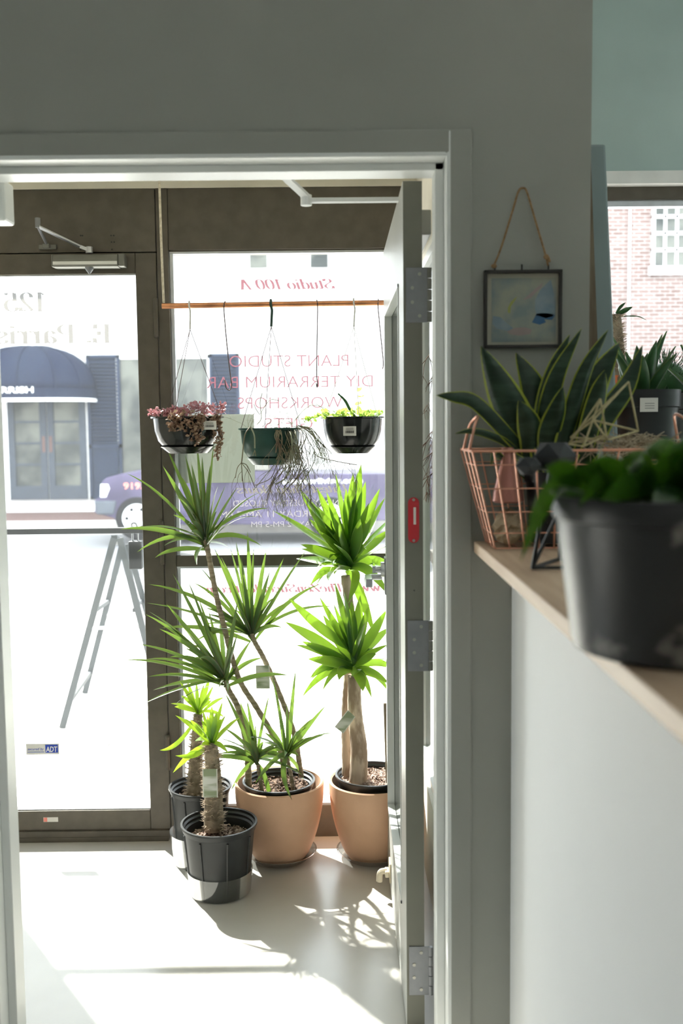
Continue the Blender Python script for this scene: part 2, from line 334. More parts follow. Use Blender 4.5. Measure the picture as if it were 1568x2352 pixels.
SG = {  # serif letters: width, smooth strokes, straight strokes (thick stem if vertical)
 'S': (.62, [[(.50, .80), (.42, .95), (.27, .99), (.11, .88), (.12, .68), (.30, .53), (.47, .38), (.52, .20), (.38, .02), (.20, .01), (.07, .12), (.04, .26)]], [[(.54, .98), (.51, .76)], [(.03, .0), (.04, .28)]]),
 't': (.36, [[(.16, .85), (.15, .3), (.16, .1), (.24, .01), (.34, .1)]], [[(.03, .64), (.32, .64)]]),
 'u': (.58, [[(.12, .64), (.12, .2), (.2, .02), (.32, .02), (.44, .2)]], [[(.44, .64), (.44, 0)], [(.03, .64), (.14, .64)], [(.35, .64), (.45, .64)], [(.42, 0), (.54, 0)]]),
 'd': (.58, [[(.42, .5), (.30, .65), (.14, .58), (.06, .32), (.13, .06), (.28, 0), (.42, .14)]], [[(.44, 1), (.44, 0)], [(.34, 1), (.46, 1)], [(.42, 0), (.54, 0)]]),
 'i': (.32, [[(.155, .86), (.165, .86)]], [[(.16, .64), (.16, 0)], [(.06, .64), (.17, .64)], [(.06, 0), (.27, 0)], [(.16, .93), (.16, .82)]]),
 'o': (.55, [[(.27, .65), (.12, .56), (.06, .32), (.12, .08), (.27, 0), (.42, .08), (.48, .32), (.42, .56), (.27, .65)]], []),
 '0': (.62, [[(.3, 1), (.14, .86), (.08, .5), (.14, .14), (.3, 0), (.46, .14), (.52, .5), (.46, .86), (.3, 1)]], []),
 '1': (.46, [], [[(.24, 1), (.24, 0)], [(.08, .88), (.24, 1)], [(.08, 0), (.40, 0)]]),
 '2': (.60, [[(.10, .74), (.14, .9), (.28, .99), (.44, .9), (.47, .72), (.38, .48), (.20, .24), (.07, .03)]], [[(.07, .03), (.52, .03)], [(.52, .03), (.54, .2)], [(.10, .03), (.42, .05)]]),
 '5': (.60, [[(.14, .55), (.30, .62), (.46, .52), (.51, .3), (.43, .08), (.25, 0), (.10, .07), (.08, .2)]], [[(.14, .55), (.16, .97)], [(.16, .97), (.46, .97)], [(.46, .97), (.50, .88)]]),
 'A': (.74, [], [[(.08, 0), (.36, 1)], [(.36, 1), (.60, 0)], [(.38, 1), (.62, 0)], [(.18, .34), (.50, .34)], [(0, 0), (.18, 0)], [(.48, 0), (.72, 0)]]),
 'E': (.66, [], [[(.16, 1), (.16, 0)], [(.05, 1), (.56, 1)], [(.05, 0), (.58, 0)], [(.16, .52), (.44, .52)], [(.56, 1), (.57, .78)], [(.58, 0), (.60, .24)], [(.44, .62), (.44, .42)]]),
 'P': (.66, [[(.18, 1), (.42, .98), (.56, .84), (.56, .64), (.42, .49), (.18, .47)]], [[(.16, 1), (.16, 0)], [(.05, 1), (.2, 1)], [(.05, 0), (.30, 0)]]),
 'a': (.54, [[(.08, .5), (.16, .63), (.30, .64), (.38, .5), (.38, .2)], [(.38, .38), (.18, .33), (.07, .18), (.12, .03), (.26, .01), (.38, .14)]], [[(.38, .5), (.38, 0)], [(.36, 0), (.50, 0)]]),
 'r': (.44, [[(.16, .44), (.24, .6), (.36, .65), (.41, .58)]], [[(.15, .64), (.15, 0)], [(.05, .64), (.16, .64)], [(.05, 0), (.28, 0)]]),
 's': (.44, [[(.36, .50), (.28, .63), (.14, .62), (.08, .48), (.20, .36), (.35, .24), (.36, .08), (.22, 0), (.08, .06), (.05, .17)]], []),
 'h': (.60, [[(.16, .46), (.26, .62), (.38, .62), (.44, .45), (.44, .1)]], [[(.15, 1), (.15, 0)], [(.05, 1), (.16, 1)], [(.05, 0), (.25, 0)], [(.44, .4), (.44, 0)], [(.35, 0), (.54, 0)]]),
 'w': (.80, [], [[(.08, .64), (.25, 0)], [(.25, 0), (.40, .6)], [(.38, .64), (.56, 0)], [(.56, 0), (.74, .64)], [(0, .64), (.2, .64)], [(.3, .64), (.48, .64)], [(.64, .64), (.8, .64)]]),
 'T': (.70, [], [[(.35, 1), (.35, 0)], [(.04, 1), (.66, 1)], [(.04, 1), (.03, .76)], [(.66, 1), (.67, .76)], [(.22, 0), (.48, 0)]]),
 'e': (.50, [[(.08, .34), (.42, .36), (.38, .58), (.24, .65), (.11, .56), (.06, .32), (.12, .07), (.27, 0), (.42, .12)]], []),
 'Z': (.64, [], [[(.08, 1), (.56, 1)], [(.54, 1), (.06, 0)], [(.58, 1), (.10, 0)], [(.06, 0), (.58, 0)], [(.08, 1), (.07, .78)], [(.58, 0), (.60, .24)]]),
 'n': (.60, [[(.16, .46), (.26, .62), (.38, .62), (.44, .45), (.44, .1)]], [[(.15, .64), (.15, 0)], [(.05, .64), (.16, .64)], [(.05, 0), (.25, 0)], [(.44, .4), (.44, 0)], [(.35, 0), (.54, 0)]]),
 'm': (.88, [[(.16, .46), (.26, .62), (.36, .62), (.42, .45), (.42, .1)], [(.43, .46), (.53, .62), (.64, .62), (.70, .45), (.70, .1)]], [[(.15, .64), (.15, 0)], [(.05, .64), (.16, .64)], [(.05, 0), (.25, 0)], [(.42, .4), (.42, 0)], [(.70, .4), (.70, 0)], [(.6, 0), (.8, 0)]]),
 'c': (.48, [[(.40, .48), (.36, .62), (.22, .65), (.11, .56), (.06, .32), (.12, .07), (.27, 0), (.41, .12)]], []),
 'l': (.32, [], [[(.16, 1), (.16, 0)], [(.05, 1), (.17, 1)], [(.06, 0), (.27, 0)]]),
 'L': (.62, [], [[(.16, 1), (.16, 0)], [(.05, 1), (.28, 1)], [(.05, 0), (.54, 0)], [(.54, 0), (.57, .26)]]),
 'p': (.60, [[(.16, .5), (.28, .65), (.44, .58), (.52, .32), (.45, .06), (.30, 0), (.16, .14)]], [[(.15, .64), (.15, -.3)], [(.05, .64), (.16, .64)], [(.05, -.3), (.27, -.3)]]),
 'H': (.78, [], [[(.16, 1), (.16, 0)], [(.60, 1), (.60, 0)], [(.16, .5), (.6, .5)], [(.05, 1), (.27, 1)], [(.05, 0), (.27, 0)], [(.49, 1), (.71, 1)], [(.49, 0), (.71, 0)]]),
 '.': (.28, [], [[(.14, .12), (.14, 0)]]), ' ': (.34, [], [])}
def serif(mb, txt, x0, x1, y, z, h, mirror=True, thick=.15, thin=.035, shear=0):
    """strokes of a broad pen, merged row by row into one clean sheet of vinyl"""
    tot = sum(SG[c][0] for c in txt); X = 0; quads = []
    for ch in txt:
        wdt, cur, st = SG[ch]; strokes = [smooth_path([V((a, b, 0)) for a, b in s_], 4) for s_ in cur]+[[V((a, b, 0)) for a, b in s_] for s_ in st]
        for pts in strokes:
            k = len(pts); e = []
            for i, p in enumerate(pts):
                d = (pts[min(i+1, k-1)]-pts[max(i-1, 0)]).normalized(); nn = V((-d.y, d.x, 0)); hw = (thin+(thick-thin)*abs(d.y)**2)/2
                e.append([(X+q.x+shear*q.y, q.y) for q in (p+nn*hw, p-nn*hw)])
            for i in range(k-1): quads.append((e[i][0], e[i][1], e[i+1][1], e[i+1][0]))
        X += wdt
    N = 44; dy = 1.45/N
    for r_ in range(N):
        yy = -.35+dy*(r_+.5); iv = []
        for q in quads:
            xs = []
            for i in range(4):
                (xa, ya), (xb, yb) = q[i], q[(i+1) % 4]
                if (ya <= yy) != (yb <= yy): xs.append(xa+(xb-xa)*(yy-ya)/(yb-ya))
            if len(xs) >= 2: iv.append([min(xs), max(xs)])
        iv.sort(); out = []
        for a_, b_ in iv:
            if out and a_ <= out[-1][1]+.004: out[-1][1] = max(out[-1][1], b_)
            else: out.append([a_, b_])
        fx = (lambda t: x1-(x1-x0)*t/tot) if mirror else (lambda t: x0+(x1-x0)*t/tot)
        for a_, b_ in out:
            n = len(mb.v); mb.v += [V((fx(a_), y, z+(yy-dy/2)*h)), V((fx(b_), y, z+(yy-dy/2)*h)), V((fx(b_), y, z+(yy+dy/2)*h)), V((fx(a_), y, z+(yy+dy/2)*h))]; mb.face([n, n+1, n+2, n+3])
def pxrow(xa, xb, ytop, ybot, Y):               # x range, base height, cap height of a line of writing
    a, b = P(xa, ybot, Y), P(xb, ybot, Y); t = P(xa, ytop, Y); return a.x, b.x, (a.z+b.z)/2, t.z-a.z

# ================================================================== STRUCTURE
YS = 3.60
YW = 2.2
struct(box('floor', 'concrete', -1.75, .29, 2.0, 3.72, -.05, 0))
struct(box('floor', 'concrete', -3.2, 4.2, -4.2, 2.0, -.05, 0))
struct(box('floor', 'concrete', .29, 4.2, 2.0, 3.72, -.05, 0))
struct(box('ceiling', 'wpaint', -3.2, 4.2, -4.2, 3.72, 3.2, 3.3))
struct(box('ceiling', 'cream', -1.75, .29, 2.34, 3.72, 2.395, 2.45))
fx0, fx1, fz = -.80, .298, 2.162                 # outer edges of the door frame
wl = MB(); wl.box(-3.2, fx0, YW, 2.34, 0, 3.2).box(fx1, .555, YW, 2.34, 0, 3.2).box(fx0, fx1, YW, 2.34, fz, 3.2)
struct(wl.build('wall_front', 'wall'))
struct(MB().box(-3.3, -3.2, -4.2, 1.0, 0, 3.2).box(-3.3, -3.2, 1.85, 3.72, 0, 3.2).box(-3.3, -3.2, 1.0, 1.85, 1.15, 3.2).box(-3.3, -3.2, 1.0, 1.85, 0, .12).build('wall_left', 'wall'))  # opening cut for the added fill window
fill_w = struct(thing('fill_window', (-3.25, 1.4, .12)))  # unseen low window, added so daylight reaches the white half wall
MB().box(-3.28, -3.22, 1.0, 1.04, .12, 1.15).box(-3.28, -3.22, 1.81, 1.85, .12, 1.15).box(-3.28, -3.22, 1.04, 1.81, .12, .16).box(-3.28, -3.22, 1.04, 1.81, 1.11, 1.15).build('frame', 'bronze', fill_w)
MB().box(-3.252, -3.248, 1.04, 1.81, .16, 1.11).build('pane', 'glass', fill_w)
struct(box('sidewalk', 'sidewalk', -14, -3.3, -6, 3.72, -.25, -.02))
struct(box('wall_right', 'teal', 4.2, 4.3, -4.2, 3.72, 0, 3.2))
struct(box('wall_back', 'wpaint', -3.2, 4.2, -4.3, -4.2, 0, 3.2))
struct(box('wall_vestibule_left', 'cream', -1.75, -1.67, 2.34, 3.6, 0, 2.395))
# vestibule right wall with side light
vr = MB(); vr.box(.29, .35, 2.34, 2.60, 0, 2.395).box(.29, .35, 2.60, 3.60, 0, .33).box(.29, .35, 2.60, 3.60, 2.09, 2.395)
struct(vr.build('wall_vestibule_right', 'cream'))
w3 = struct(thing('window_3', (.32, 3.1, .33)))
g = MB(); g.box(.30, .34, 2.60, 2.63, .33, 2.09).box(.30, .34, 3.57, 3.60, .33, 2.09).box(.30, .34, 2.63, 3.57, .33, .36).box(.30, .34, 2.63, 3.57, 2.06, 2.09); g.build('frame', 'jamb', w3)
box('pane', 'glass', .317, .323, 2.63, 3.57, .36, 2.06, w3)
# upper front wall over shopfront
struct(MB().box(-3.2, .29, YS, 3.72, 2.395, 3.2).box(.29, 4.2, YS, 3.72, 2.40, 3.2).build('wall_shopfront', 'teal'))
struct(box('wall_shopfront_left', 'cream', -3.2, -1.62, YS, 3.72, 0, 2.395))
struct(box('wall_counter', 'wpaint', .388, .66, -1.2, YW, 0, 1.247))

# interior door frame (steel, rabbeted) ---------------------------------
tr = struct(thing('trim_1', (-.25, 2.26, 0)))
j = MB()
# casing faces, slightly proud of the wall
j.box(.250, .298, YW-.005, YW+.03, 0, 2.162).box(-.845, -.797, YW-.005, YW+.03, 0, 2.162).box(-.797, .250, YW-.005, YW+.03, 2.113, 2.162)
j.build('casing', 'wall', tr, bev=.003)
j = MB(); j.box(.243, .298, YW-.0045, 2.36, 0, 2.160).box(-.845, -.79, YW-.0045, 2.36, 0, 2.160).box(-.79, .243, YW-.0045, 2.36, 2.106, 2.160); j.build('frame', 'jamb', tr, bev=.003)
j = MB(); j.box(.223, .243, 2.25, 2.315, 0, 2.106).box(-.79, -.77, 2.25, 2.315, 0, 2.106).box(-.79, .243, 2.25, 2.325, 2.09, 2.106)
j.build('door_stop', 'jamb', tr, bev=.002)

# ================================================================== SHOPFRONT
DL, DR, DT = -1.52, -.632, 2.150                 # glass door edges
struct(MB().box(-1.62, -.632, YS, 3.72, 2.153, 2.372).box(-1.55, -.62, 3.66, 3.72, 2.10, 2.16).box(-.588, .29, YS, 3.72, 2.158, 2.372).build('trim_2', 'bronze', bev=.002))
struct(MB().box(-.629, -.588, YS-.004, 3.72, 0, 2.372).box(-1.62, -1.53, YS, 3.72, 0, 2.372).build('trim_3', 'bronze', bev=.002))
struct(MB().box(-1.53, -.64, 3.585, 3.72, 0, .018).build('trim_4', 'bronze'))
struct(box('trim_5', 'cream', -1.67, .29, YS-.006, YS+.1, 2.372, 2.395))
sc_ = MB()
for a, b in ((185, 541), (189, 541), (255, 541), (261, 541), (256, 556), (262, 556), (185, 573), (257, 573)):
    p = P(a, b, YS-.001); sc_.tube([p+V((0, -.0005, 0)), p+V((0, .002, 0))], .003, 8)
struct(sc_.build('trim_6', 'ink'))
# door_1 : glass street door
d1 = struct(thing('door_1', ((DL+DR)/2, YS+.02, 0)))
f = MB(); f.box(-.707, DR, YS, 3.645, .03, DT).box(DL, DL+.075, YS, 3.645, .03, DT).box(DL+.075, -.707, YS, 3.645, .03, .115).box(DL+.075, -.707, YS, 3.645, 2.077, DT)
f.build('frame', 'bronze', d1, bev=.003)
f = MB(); f.box(DL+.07, -.700, YS+.008, 3.62, .112, .119).box(DL+.07, -.70, YS+.008, 3.62, 2.073, 2.080); f.build('glazing_bead', 'silver', d1)
box('door_sweep', 'bronze', DL, DR, YS-.012, YS+.03, .012, .04, d1, bev=.002)
box('pane', 'glass', DL+.075, -.707, 3.620, 3.626, .115, 2.077, d1)
for py0, py1, px in ((690, 770, 357), (1200, 1292, 370), (1693, 1765, 384)):
    a, b = P(px, py0, YS-.012), P(px, py1, YS-.012)
    h_ = MB(); h_.tube([(a.x, a.y, a.z), (a.x, a.y, b.z)], .0085, 10); h_.sphere((a.x, a.y, a.z), .0095); h_.sphere((a.x, a.y, b.z), .0095); h_.build('hinge', 'bronze', d1, smooth='auto')
l = MB(); x0, x1, z, h = pxrow(8, 106, 672, 715, 3.628); serif(l, '125', x0, x1, 3.628, z, h); l.build('street_number', 'beigev', d1)
l = MB(); x0, x1, z, h = pxrow(-48, 256, 746, 788, 3.628); serif(l, 'E. Parrish', x0, x1, 3.628, z, h); l.build('street_name', 'beigev', d1)
# sticker
a, b = P(60, 1734, 3.616), P(135, 1708, 3.616)
st = box('sticker', 'paper', a.x, b.x, 3.6175, 3.6195, a.z, b.z, d1); st['label'] = 'white and blue alarm sticker'
l = MB(); sans(l, 'secured by', a.x+.006, a.x+.066, 3.6165, a.z+.017, .010, shear=.3); l.box(a.x+.005, a.x+.067, 3.6163, 3.6168, a.z+.009, a.z+.0105); 
l.build('sticker_text', 'adt', st)
box('sticker_emblem', 'adt', a.x+.072, b.x-.004, 3.6163, 3.6168, a.z+.007, b.z-.004, st)
l = MB(); sans(l, 'ADT', a.x+.074, b.x-.006, 3.6155, a.z+.011, .020, thin=.02, shear=.1); l.build('emblem_text', 'white', st)
a, b = P(100, 1888, YS-.002), P(133, 1877, YS-.002)
lb = box('maker_label', 'label', a.x, b.x, YS-.002, YS, a.z, b.z, d1)
MB().box(a.x+.001, a.x+.014, YS-.003, YS-.002, a.z+.001, b.z-.001).build('label_print', 'redt', lb)
# overhead closer
cl = MB(); a, b = P(120, 611, 3.53), P(268, 584, 3.53)
c0 = [(0, 0), (0, .018), (.012, .04), (.055, .04), (.055, 0)]
cl.prism([V((a.x, 3.535+y_, a.z+z_)) for y_, z_ in ((0, .006), (0, .022), (.010, .041), (.06, .041), (.06, -.002), (.006, -.002))], (b.x-a.x, 0, 0))
cl.build('closer_body', 'dsteel', d1, bev=.002)
MB().box(a.x+.001, b.x-.001, 3.5335, 3.5345, a.z+.005, a.z+.016).build('closer_strip', 'wwhite', d1)
cl = MB(); cl.box(b.x, b.x+.022, 3.545, YS, a.z, a.z+.043).box(a.x-.008, a.x, 3.545, YS, a.z, a.z+.043); cl.build('closer_end_cap', 'dsteel', d1, bev=.003)
cl = MB(); p = P(205, 612, 3.555); cl.lathe(p-V((0, 0, .026)), [(.002, 0), (.013, .014), (.015, .02), (.015, .03)], 16); cl.build('closer_valve', 'steel', d1, smooth='auto')
el = P(87, 520, 3.44); pv = P(205, 575, 3.56); sh = P(110, 568, 3.598)
ca = MB(); ca.bar(el, pv+V((-.03, 0, .012)), .020, .006); ca.bar(pv+V((-.03, 0, .012)), pv+V((0, 0, .0)), .022, .012); ca.tube([pv-V((0, 0, .01)), pv+V((0, 0, .012))], .013, 12); ca.build('closer_arm', 'silver', d1, bev=.001)
ca = MB(); ca.tube([el, sh+V((0, -.01, .006))], .0055, 8); ca.tube([el-V((0, 0, .004)), el+V((0, 0, .028))], .009, 12); ca.build('closer_forearm', 'steel', d1)
ca = MB(); ca.box(sh.x-.03, sh.x+.032, YS-.012, YS-.001, sh.z-.008, sh.z+.008).box(sh.x-.012, sh.x+.012, YS-.03, YS-.012, sh.z-.006, sh.z+.008); ca.build('closer_foot', 'dsteel', d1, bev=.002)
# push bar outside
a, b = P(18, 1225, 3.70), P(330, 1211, 3.70)
pb = MB(); pb.box(DL+.03, -.66, 3.675, 3.705, a.z-.003, b.z+.001).box(DL+.04, DL+.07, 3.645, 3.69, a.z+.003, b.z-.006).box(-.695, -.665, 3.645, 3.69, a.z+.003, b.z-.006); pb.build('push_bar', 'darks', d1, bev=.003)
barz = (a.z+b.z)/2

# window_1 : big vestibule shop window
w1 = struct(thing('window_1', (-.15, 3.65, 0)))
f = MB(); f.box(-.588, .29, YS+.01, 3.70, 0, .12).box(-.588, .29, YS+.01, 3.70, 2.154, 2.160).box(-.588, .29, YS+.004, 3.70, 1.026, 1.066); f.build('frame', 'bronze', w1, bev=.002)
f = MB(); f.box(-.588, .29, YS+.012, YS+.03, 2.146, 2.1585).box(-.588, -.574, YS+.012, YS+.03, .12, 2.15).box(-.588, .29, YS+.012, YS+.03, .12, .13).box(-.588, .29, YS+.006, YS+.03, 1.018, 1.026)
f.build('glazing_bead', 'silver', w1, bev=.001)
MB().box(-.588, .29, 3.650, 3.656, .12, 2.154).build('pane', 'glass', w1)
def row(name, m, fn, txt, xa, xb, yt, yb, **k):
    l = MB(); x0, x1, z, h = pxrow(xa, xb, yt, yb, 3.658); fn(l, txt, x0, x1, 3.658, z, h, mirror=True, **k); l.build(name, m, w1)
row('lettering', 'pinkv', serif, 'Studio 100 A', 552, 768, 641, 664, shear=.22, thick=.17)
row('lettering', 'pinkv', sans, 'PLANT STUDIO', 527, 800, 815, 842, thin=-.010)
row('lettering', 'pinkv', sans, 'DIY TERRARIUM BAR', 475, 856, 863, 890, thin=-.010)
row('lettering', 'pinkv', sans, 'WORKSHOPS', 546, 786, 911, 938, thin=-.010)
row('lettering', 'pinkv', sans, 'GIFTS', 608, 718, 959, 986, thin=-.010)
row('lettering', 'beigev', serif, 'Latest Shop Hours', 546, 800, 1114, 1132, shear=.25, thick=.18, thin=.07)
row('lettering', 'greyv', sans, 'MONDAY-TUESDAY CLOSED', 535, 812, 1148, 1162)
row('lettering', 'greyv', sans, 'WED-SATURDAY 11 AM-7 PM', 505, 838, 1173, 1187)
row('lettering', 'greyv', sans, 'SUNDAY 12 PM-5 PM', 577, 770, 1197, 1210, thin=-.01)
row('lettering', 'pinkv', serif, 'www.TheZenSucculent.com', 474, 876, 1341, 1360, shear=.2, thick=.17)
a, b = P(400, 1110, 3.662), P(583, 951, 3.662)
po = MB().box(a.x, b.x, 3.657, 3.6585, a.z, b.z).build('poster', 'poster'); tag(po, 'blank white paper sheet on the shop window glass behind the left hanging basket', 'poster')

# window_2 : display window right of the corner
w2 = struct(thing('window_2', (2.2, 3.65, 0)))
f = MB(); f.box(.35, 4.2, YS, 3.72, 2.318, 2.362).box(.35, 4.2, YS, 3.72, 0, .45).box(.35, .41, YS, 3.72, .45, 2.318).box(2.5, 2.56, YS, 3.72, .45, 2.318).box(4.14, 4.2, YS, 3.72, .45, 2.318); f.build('frame', 'bronze', w2)
f = MB(); f.box(.35, 4.2, YS+.01, YS+.05, 2.296, 2.318); f.build('glazing_bead', 'silver', w2)
f = MB(); f.box(.35, 4.2, YS-.05, YS+.06, 2.362, 2.405); f.build('head_trim', 'mullion', w2)
MB().box(.41, 4.14, 3.65, 3.656, .45, 2.318).build('pane', 'glass', w2)

# ================================================================== INTERIOR DOOR (open)
d2 = struct(thing('door_2', (.185, 2.39, 0)))
X0, X1, Y0, Y1, ZT = .162, .207, 2.392, 3.352, 2.101
gz0, gz1, gy0, gy1 = .255, 1.888, 2.565, 3.255
f = MB(); f.box(X0, X1, Y0, gy0, .012, ZT).box(X0, X1, gy1, Y1, .012, ZT).box(X0, X1, gy0, gy1, .012, gz0).box(X0, X1, gy0, gy1, gz1, ZT); f.build('door_panel', 'doorp', d2)
MB().box(X0+.0005, X1-.0005, Y0-.0006, Y0+.002, .012, ZT-.0005).build('edge_strip', 'edgep', d2)['label'] = 'dark olive grey door edge'
f = MB(); t = .008
for y0, y1, z0, z1 in ((gy0, gy0+t, gz0, gz1), (gy1-t, gy1, gz0, gz1), (gy0, gy1, gz0, gz0+t), (gy0, gy1, gz1-t, gz1)):
    f.box(X0-.003, X0+.02, y0, y1, z0, z1)
f.build('glazing_bead', 'jamb', d2)
MB().box(X0+.021, X0+.025, gy0, gy1, gz0, gz1).build('pane', 'dglass', d2)
for py0, py1, xa, xb in ((614, 741, 931, 983), (1425, 1542, 936, 986), (2174, 2286, 936, 986)):
    a, b = P(xa, py1, Y0-.003), P(xb, py0, Y0-.003)
    f = MB(); f.box(X0+.006, b.x, Y0-.0035, Y0-.0005, a.z, b.z); h_ = f.build('hinge', 'steel', d2, bev=.0008)
    f = MB(); zz = a.z
    for k in range(5):
        z0 = a.z+(b.z-a.z)*k/5; f.tube([(b.x+.003, Y0-.002, z0+.001), (b.x+.003, Y0-.002, z0+(b.z-a.z)/5-.001)], .0058, 10)
    f.build('hinge_knuckle', 'dsteel' if py0 < 2000 else 'steel', h_)
    f = MB()
    for sx, sz in ((.62, .12), (.30, .37), (.30, .63), (.62, .88)):
        p = V((a.x+(b.x-a.x)*sx, Y0-.004, a.z+(b.z-a.z)*sz)); f.tube([p, p-V((0, .0012, 0))], .0042, 12); 
    f.build('screw', 'screw', h_)
a, b = P(937, 1247, Y0), P(962, 1142, Y0); rr = (b.x-a.x)/2
pts = [V((a.x+rr+rr*math.cos(t), Y0-.0025, b.z-rr+rr*math.sin(t))) for t in [math.pi*i/10 for i in range(11)]]+[V((a.x+rr+rr*math.cos(t), Y0-.0025, a.z+rr+rr*math.sin(t))) for t in [math.pi+math.pi*i/10 for i in range(11)]]
f = MB(); f.prism(pts, (0, .0025, 0)); tg = f.build('tag_plate', 'red', d2); tg['label'] = 'red oblong metal tag with two screws'
f = MB()
for z in (a.z+.006, b.z-.006): f.tube([(a.x+rr, Y0-.0025, z), (a.x+rr, Y0-.0045, z)], .0035, 12)
f.build('screw', 'screw', tg)
MB().box(a.x+.013, a.x+.019, Y0-.0035, Y0-.0026, a.z+.045, b.z-.024).build('tag_text_panel', 'label', tg)
f = MB(); p = P(951, 1356, Y0); f.tube([p+V((0, -.0006, 0)), p+V((0, .004, 0))], .0022, 8); f.build('screw_hole', 'ink', d2)
# lever on the far stile
lz = P(850, 1322, 3.31).z; ly = 3.31
f = MB(); f.box(X0-.006, X0, ly-.028, ly+.028, lz-.062, lz+.062); hd = f.build('lever_handle', 'steel', d2, bev=.004)
f = MB(); f.tube([(X0, ly, lz+.02), (X0-.018, ly, lz+.02)], .026, 24); f.tube([(X0-.014, ly, lz-.005), (X0-.055, ly, lz-.005)], .010, 14); f.build('rose', 'silver', hd, smooth='auto')
f = MB(); f.tube(smooth_path([(X0-.05, ly, lz-.005), (X0-.062, ly-.01, lz-.005), (X0-.064, ly-.04, lz-.008), (X0-.062, ly-.11, lz-.012)]), .010, 12); f.box(X0-.072, X0-.05, ly-.115, ly-.012, lz-.022, lz+.006); f.build('lever', 'silver', hd, bev=.003)
f = MB(); f.tube([(X0-.018, ly, lz+.02), (X0-.036, ly, lz+.02)], .011, 12); f.box(X0-.046, X0-.034, ly-.003, ly+.003, lz+.008, lz+.032); f.build('thumb_turn', 'silver', hd)
# closer of the open door
e = P(703, 461, 2.52); a = P(924, 459, 2.52); a.x = X0; hh = P(640, 404, 2.345)
f = MB(); f.bar(e, (X0-.002, 2.52, a.z), .022, .010); f.tube([e-V((0, 0, .012)), e+V((0, 0, .014))], .014, 16); f.build('closer_arm', 'wpaint', d2, bev=.001)
f = MB(); f.bar(e+V((0, 0, .01)), (hh.x, 2.362, 2.118), .022, .008); f.build('closer_forearm', 'wpaint', d2, bev=.001)
f = MB(); f.box(X1, X1+.028, 2.46, 2.74, 1.99, 2.05); f.build('closer_body', 'doorp', d2, bev=.003)
f = MB(); f.box(hh.x-.05, hh.x+.05, 2.36, 2.372, 2.108, 2.135); f.build('closer_shoe', 'wpaint', d2, bev=.002)
p = P(893, 2050, 3.12)
f = MB(); f.box(X0-.006, X0, 3.09, 3.15, .06, .125); f.box(X0-.02, X0-.006, 3.10, 3.14, .075, .095); ft = f.build('foot_stop', 'beige', d2, bev=.003)
f = MB(); f.tube(smooth_path([(X0-.014, 3.12, .09), (X0-.034, 3.12, .085), (X0-.038, 3.12, .055)]), .010, 10); f.build('rubber_foot', 'beige', ft)
# small box at the header left
a, b = P(-40, 513, 2.40), P(19, 417, 2.40)
tag(MB().box(a.x-.05, b.x, 2.37, 2.44, a.z, b.z).build('door_holder_box', 'jamb', bev=.006), 'grey metal box at the top left corner of the inner doorway', 'door holder')
struct(MB().box(-1.67, -.845, 2.34, 2.36, 2.106, 2.16).build('trim_7', 'cream'))

# ================================================================== OUTSIDE
struct(box('sidewalk', 'sidewalk', -14, 16, 3.72, 8.2, -.25, -.02))
a = P(148, 1866, 4.0)
gr = MB()
def onz(px, py, z):
    d = fw+rt*((px-784)/FPX)+upv*((1176-py)/FPX); t = (z-H)/d.z; return V((d.x*t, d.y*t, z))
ga, gb = onz(152, 1864, -.0195), onz(322, 1598, -.0195); gr.bar(ga, gb+(gb-ga)*.9, .010, .001)
gq = (gb-ga).normalized(); struct(gr.build('sidewalk_joint', 'groove'))
struct(MB().box(-14, 16, 8.2, 8.35, -.42, -.02).box(-14, 16, 17.9, 18.05, -.42, -.13).build('curb', 'sidewalk'))
struct(box('street', 'asphalt', -14, 16, 8.35, 17.9, -.5, -.37))
struct(box('sidewalk', 'redpave', -14, 16, 18.05, 21.5, -.42, -.13))
YB = 20.0
bd = thing('building', (-3, YB, -.13), 'white painted shop building across the street with navy shutters', 'building')
wlb = MB(); xe = P(1330, 979, YB).x
wlb.box(-12, xe, YB, YB+5, -.13, 8); wlb.build('wall', 'facade', bd)
a = P(300, 645, YB); MB().box(-12, xe, YB-.03, YB, a.z-.02, a.z+.02).build('ledge', 'facade', bd)
dn = MB(); 
def rect(px0, py0, px1, py1, Y): a = P(px0, py1, Y); b = P(px1, py0, Y); return a.x, b.x, a.z, b.z
for q in ((574, 520, 612, 616), (622, 520, 700, 611), (713, 520, 752, 615)):
    x0, x1, z0, z1 = rect(*q, YB); wf = MB().box(x0, x1, YB-.05, YB, z0, z1).build('upper_window', 'pane' if q[0] != 622 else 'facade', bd)
    MB().box(x0+.08, x1-.08, YB-.07, YB-.05, z0+.22, z1-.08).build('pane', 'pane', wf)
# double door
x0, x1, z0, z1 = rect(24, 905, 200, 1148, YB)
df = MB().box(x0-.05, x1+.05, YB-.04, YB, z0, z1+.1).build('door_surround', 'mullion', bd)
mid = (x0+x1)/2
for a, b in ((x0+.03, mid-.01), (mid+.01, x1-.03)):
    f = MB(); f.box(a, a+.13, YB-.09, YB-.04, z0, z1).box(b-.13, b, YB-.09, YB-.04, z0, z1).box(a+.13, b-.13, YB-.09, YB-.04, z0, z0+.28).box(a+.13, b-.13, YB-.09, YB-.04, z1-.12, z1)
    for k in (1, 2, 3): zz = z0+.28+(z1-.12-z0-.28)*k/4; f.box(a+.13, b-.13, YB-.08, YB-.05, zz-.02, zz+.02)
    dd = f.build('street_door', 'fdoor', bd)
    MB().box(a+.13, b-.13, YB-.06, YB-.05, z0+.28, z1-.12).build('pane', 'pane', dd)
    cx = b-.06 if a < mid-.1 else a+.06
    MB().box(cx-.03, cx+.03, YB-.10, YB-.09, (z0+z1)/2-.1, (z0+z1)/2+.22).build('push_plate', 'redpave', dd)
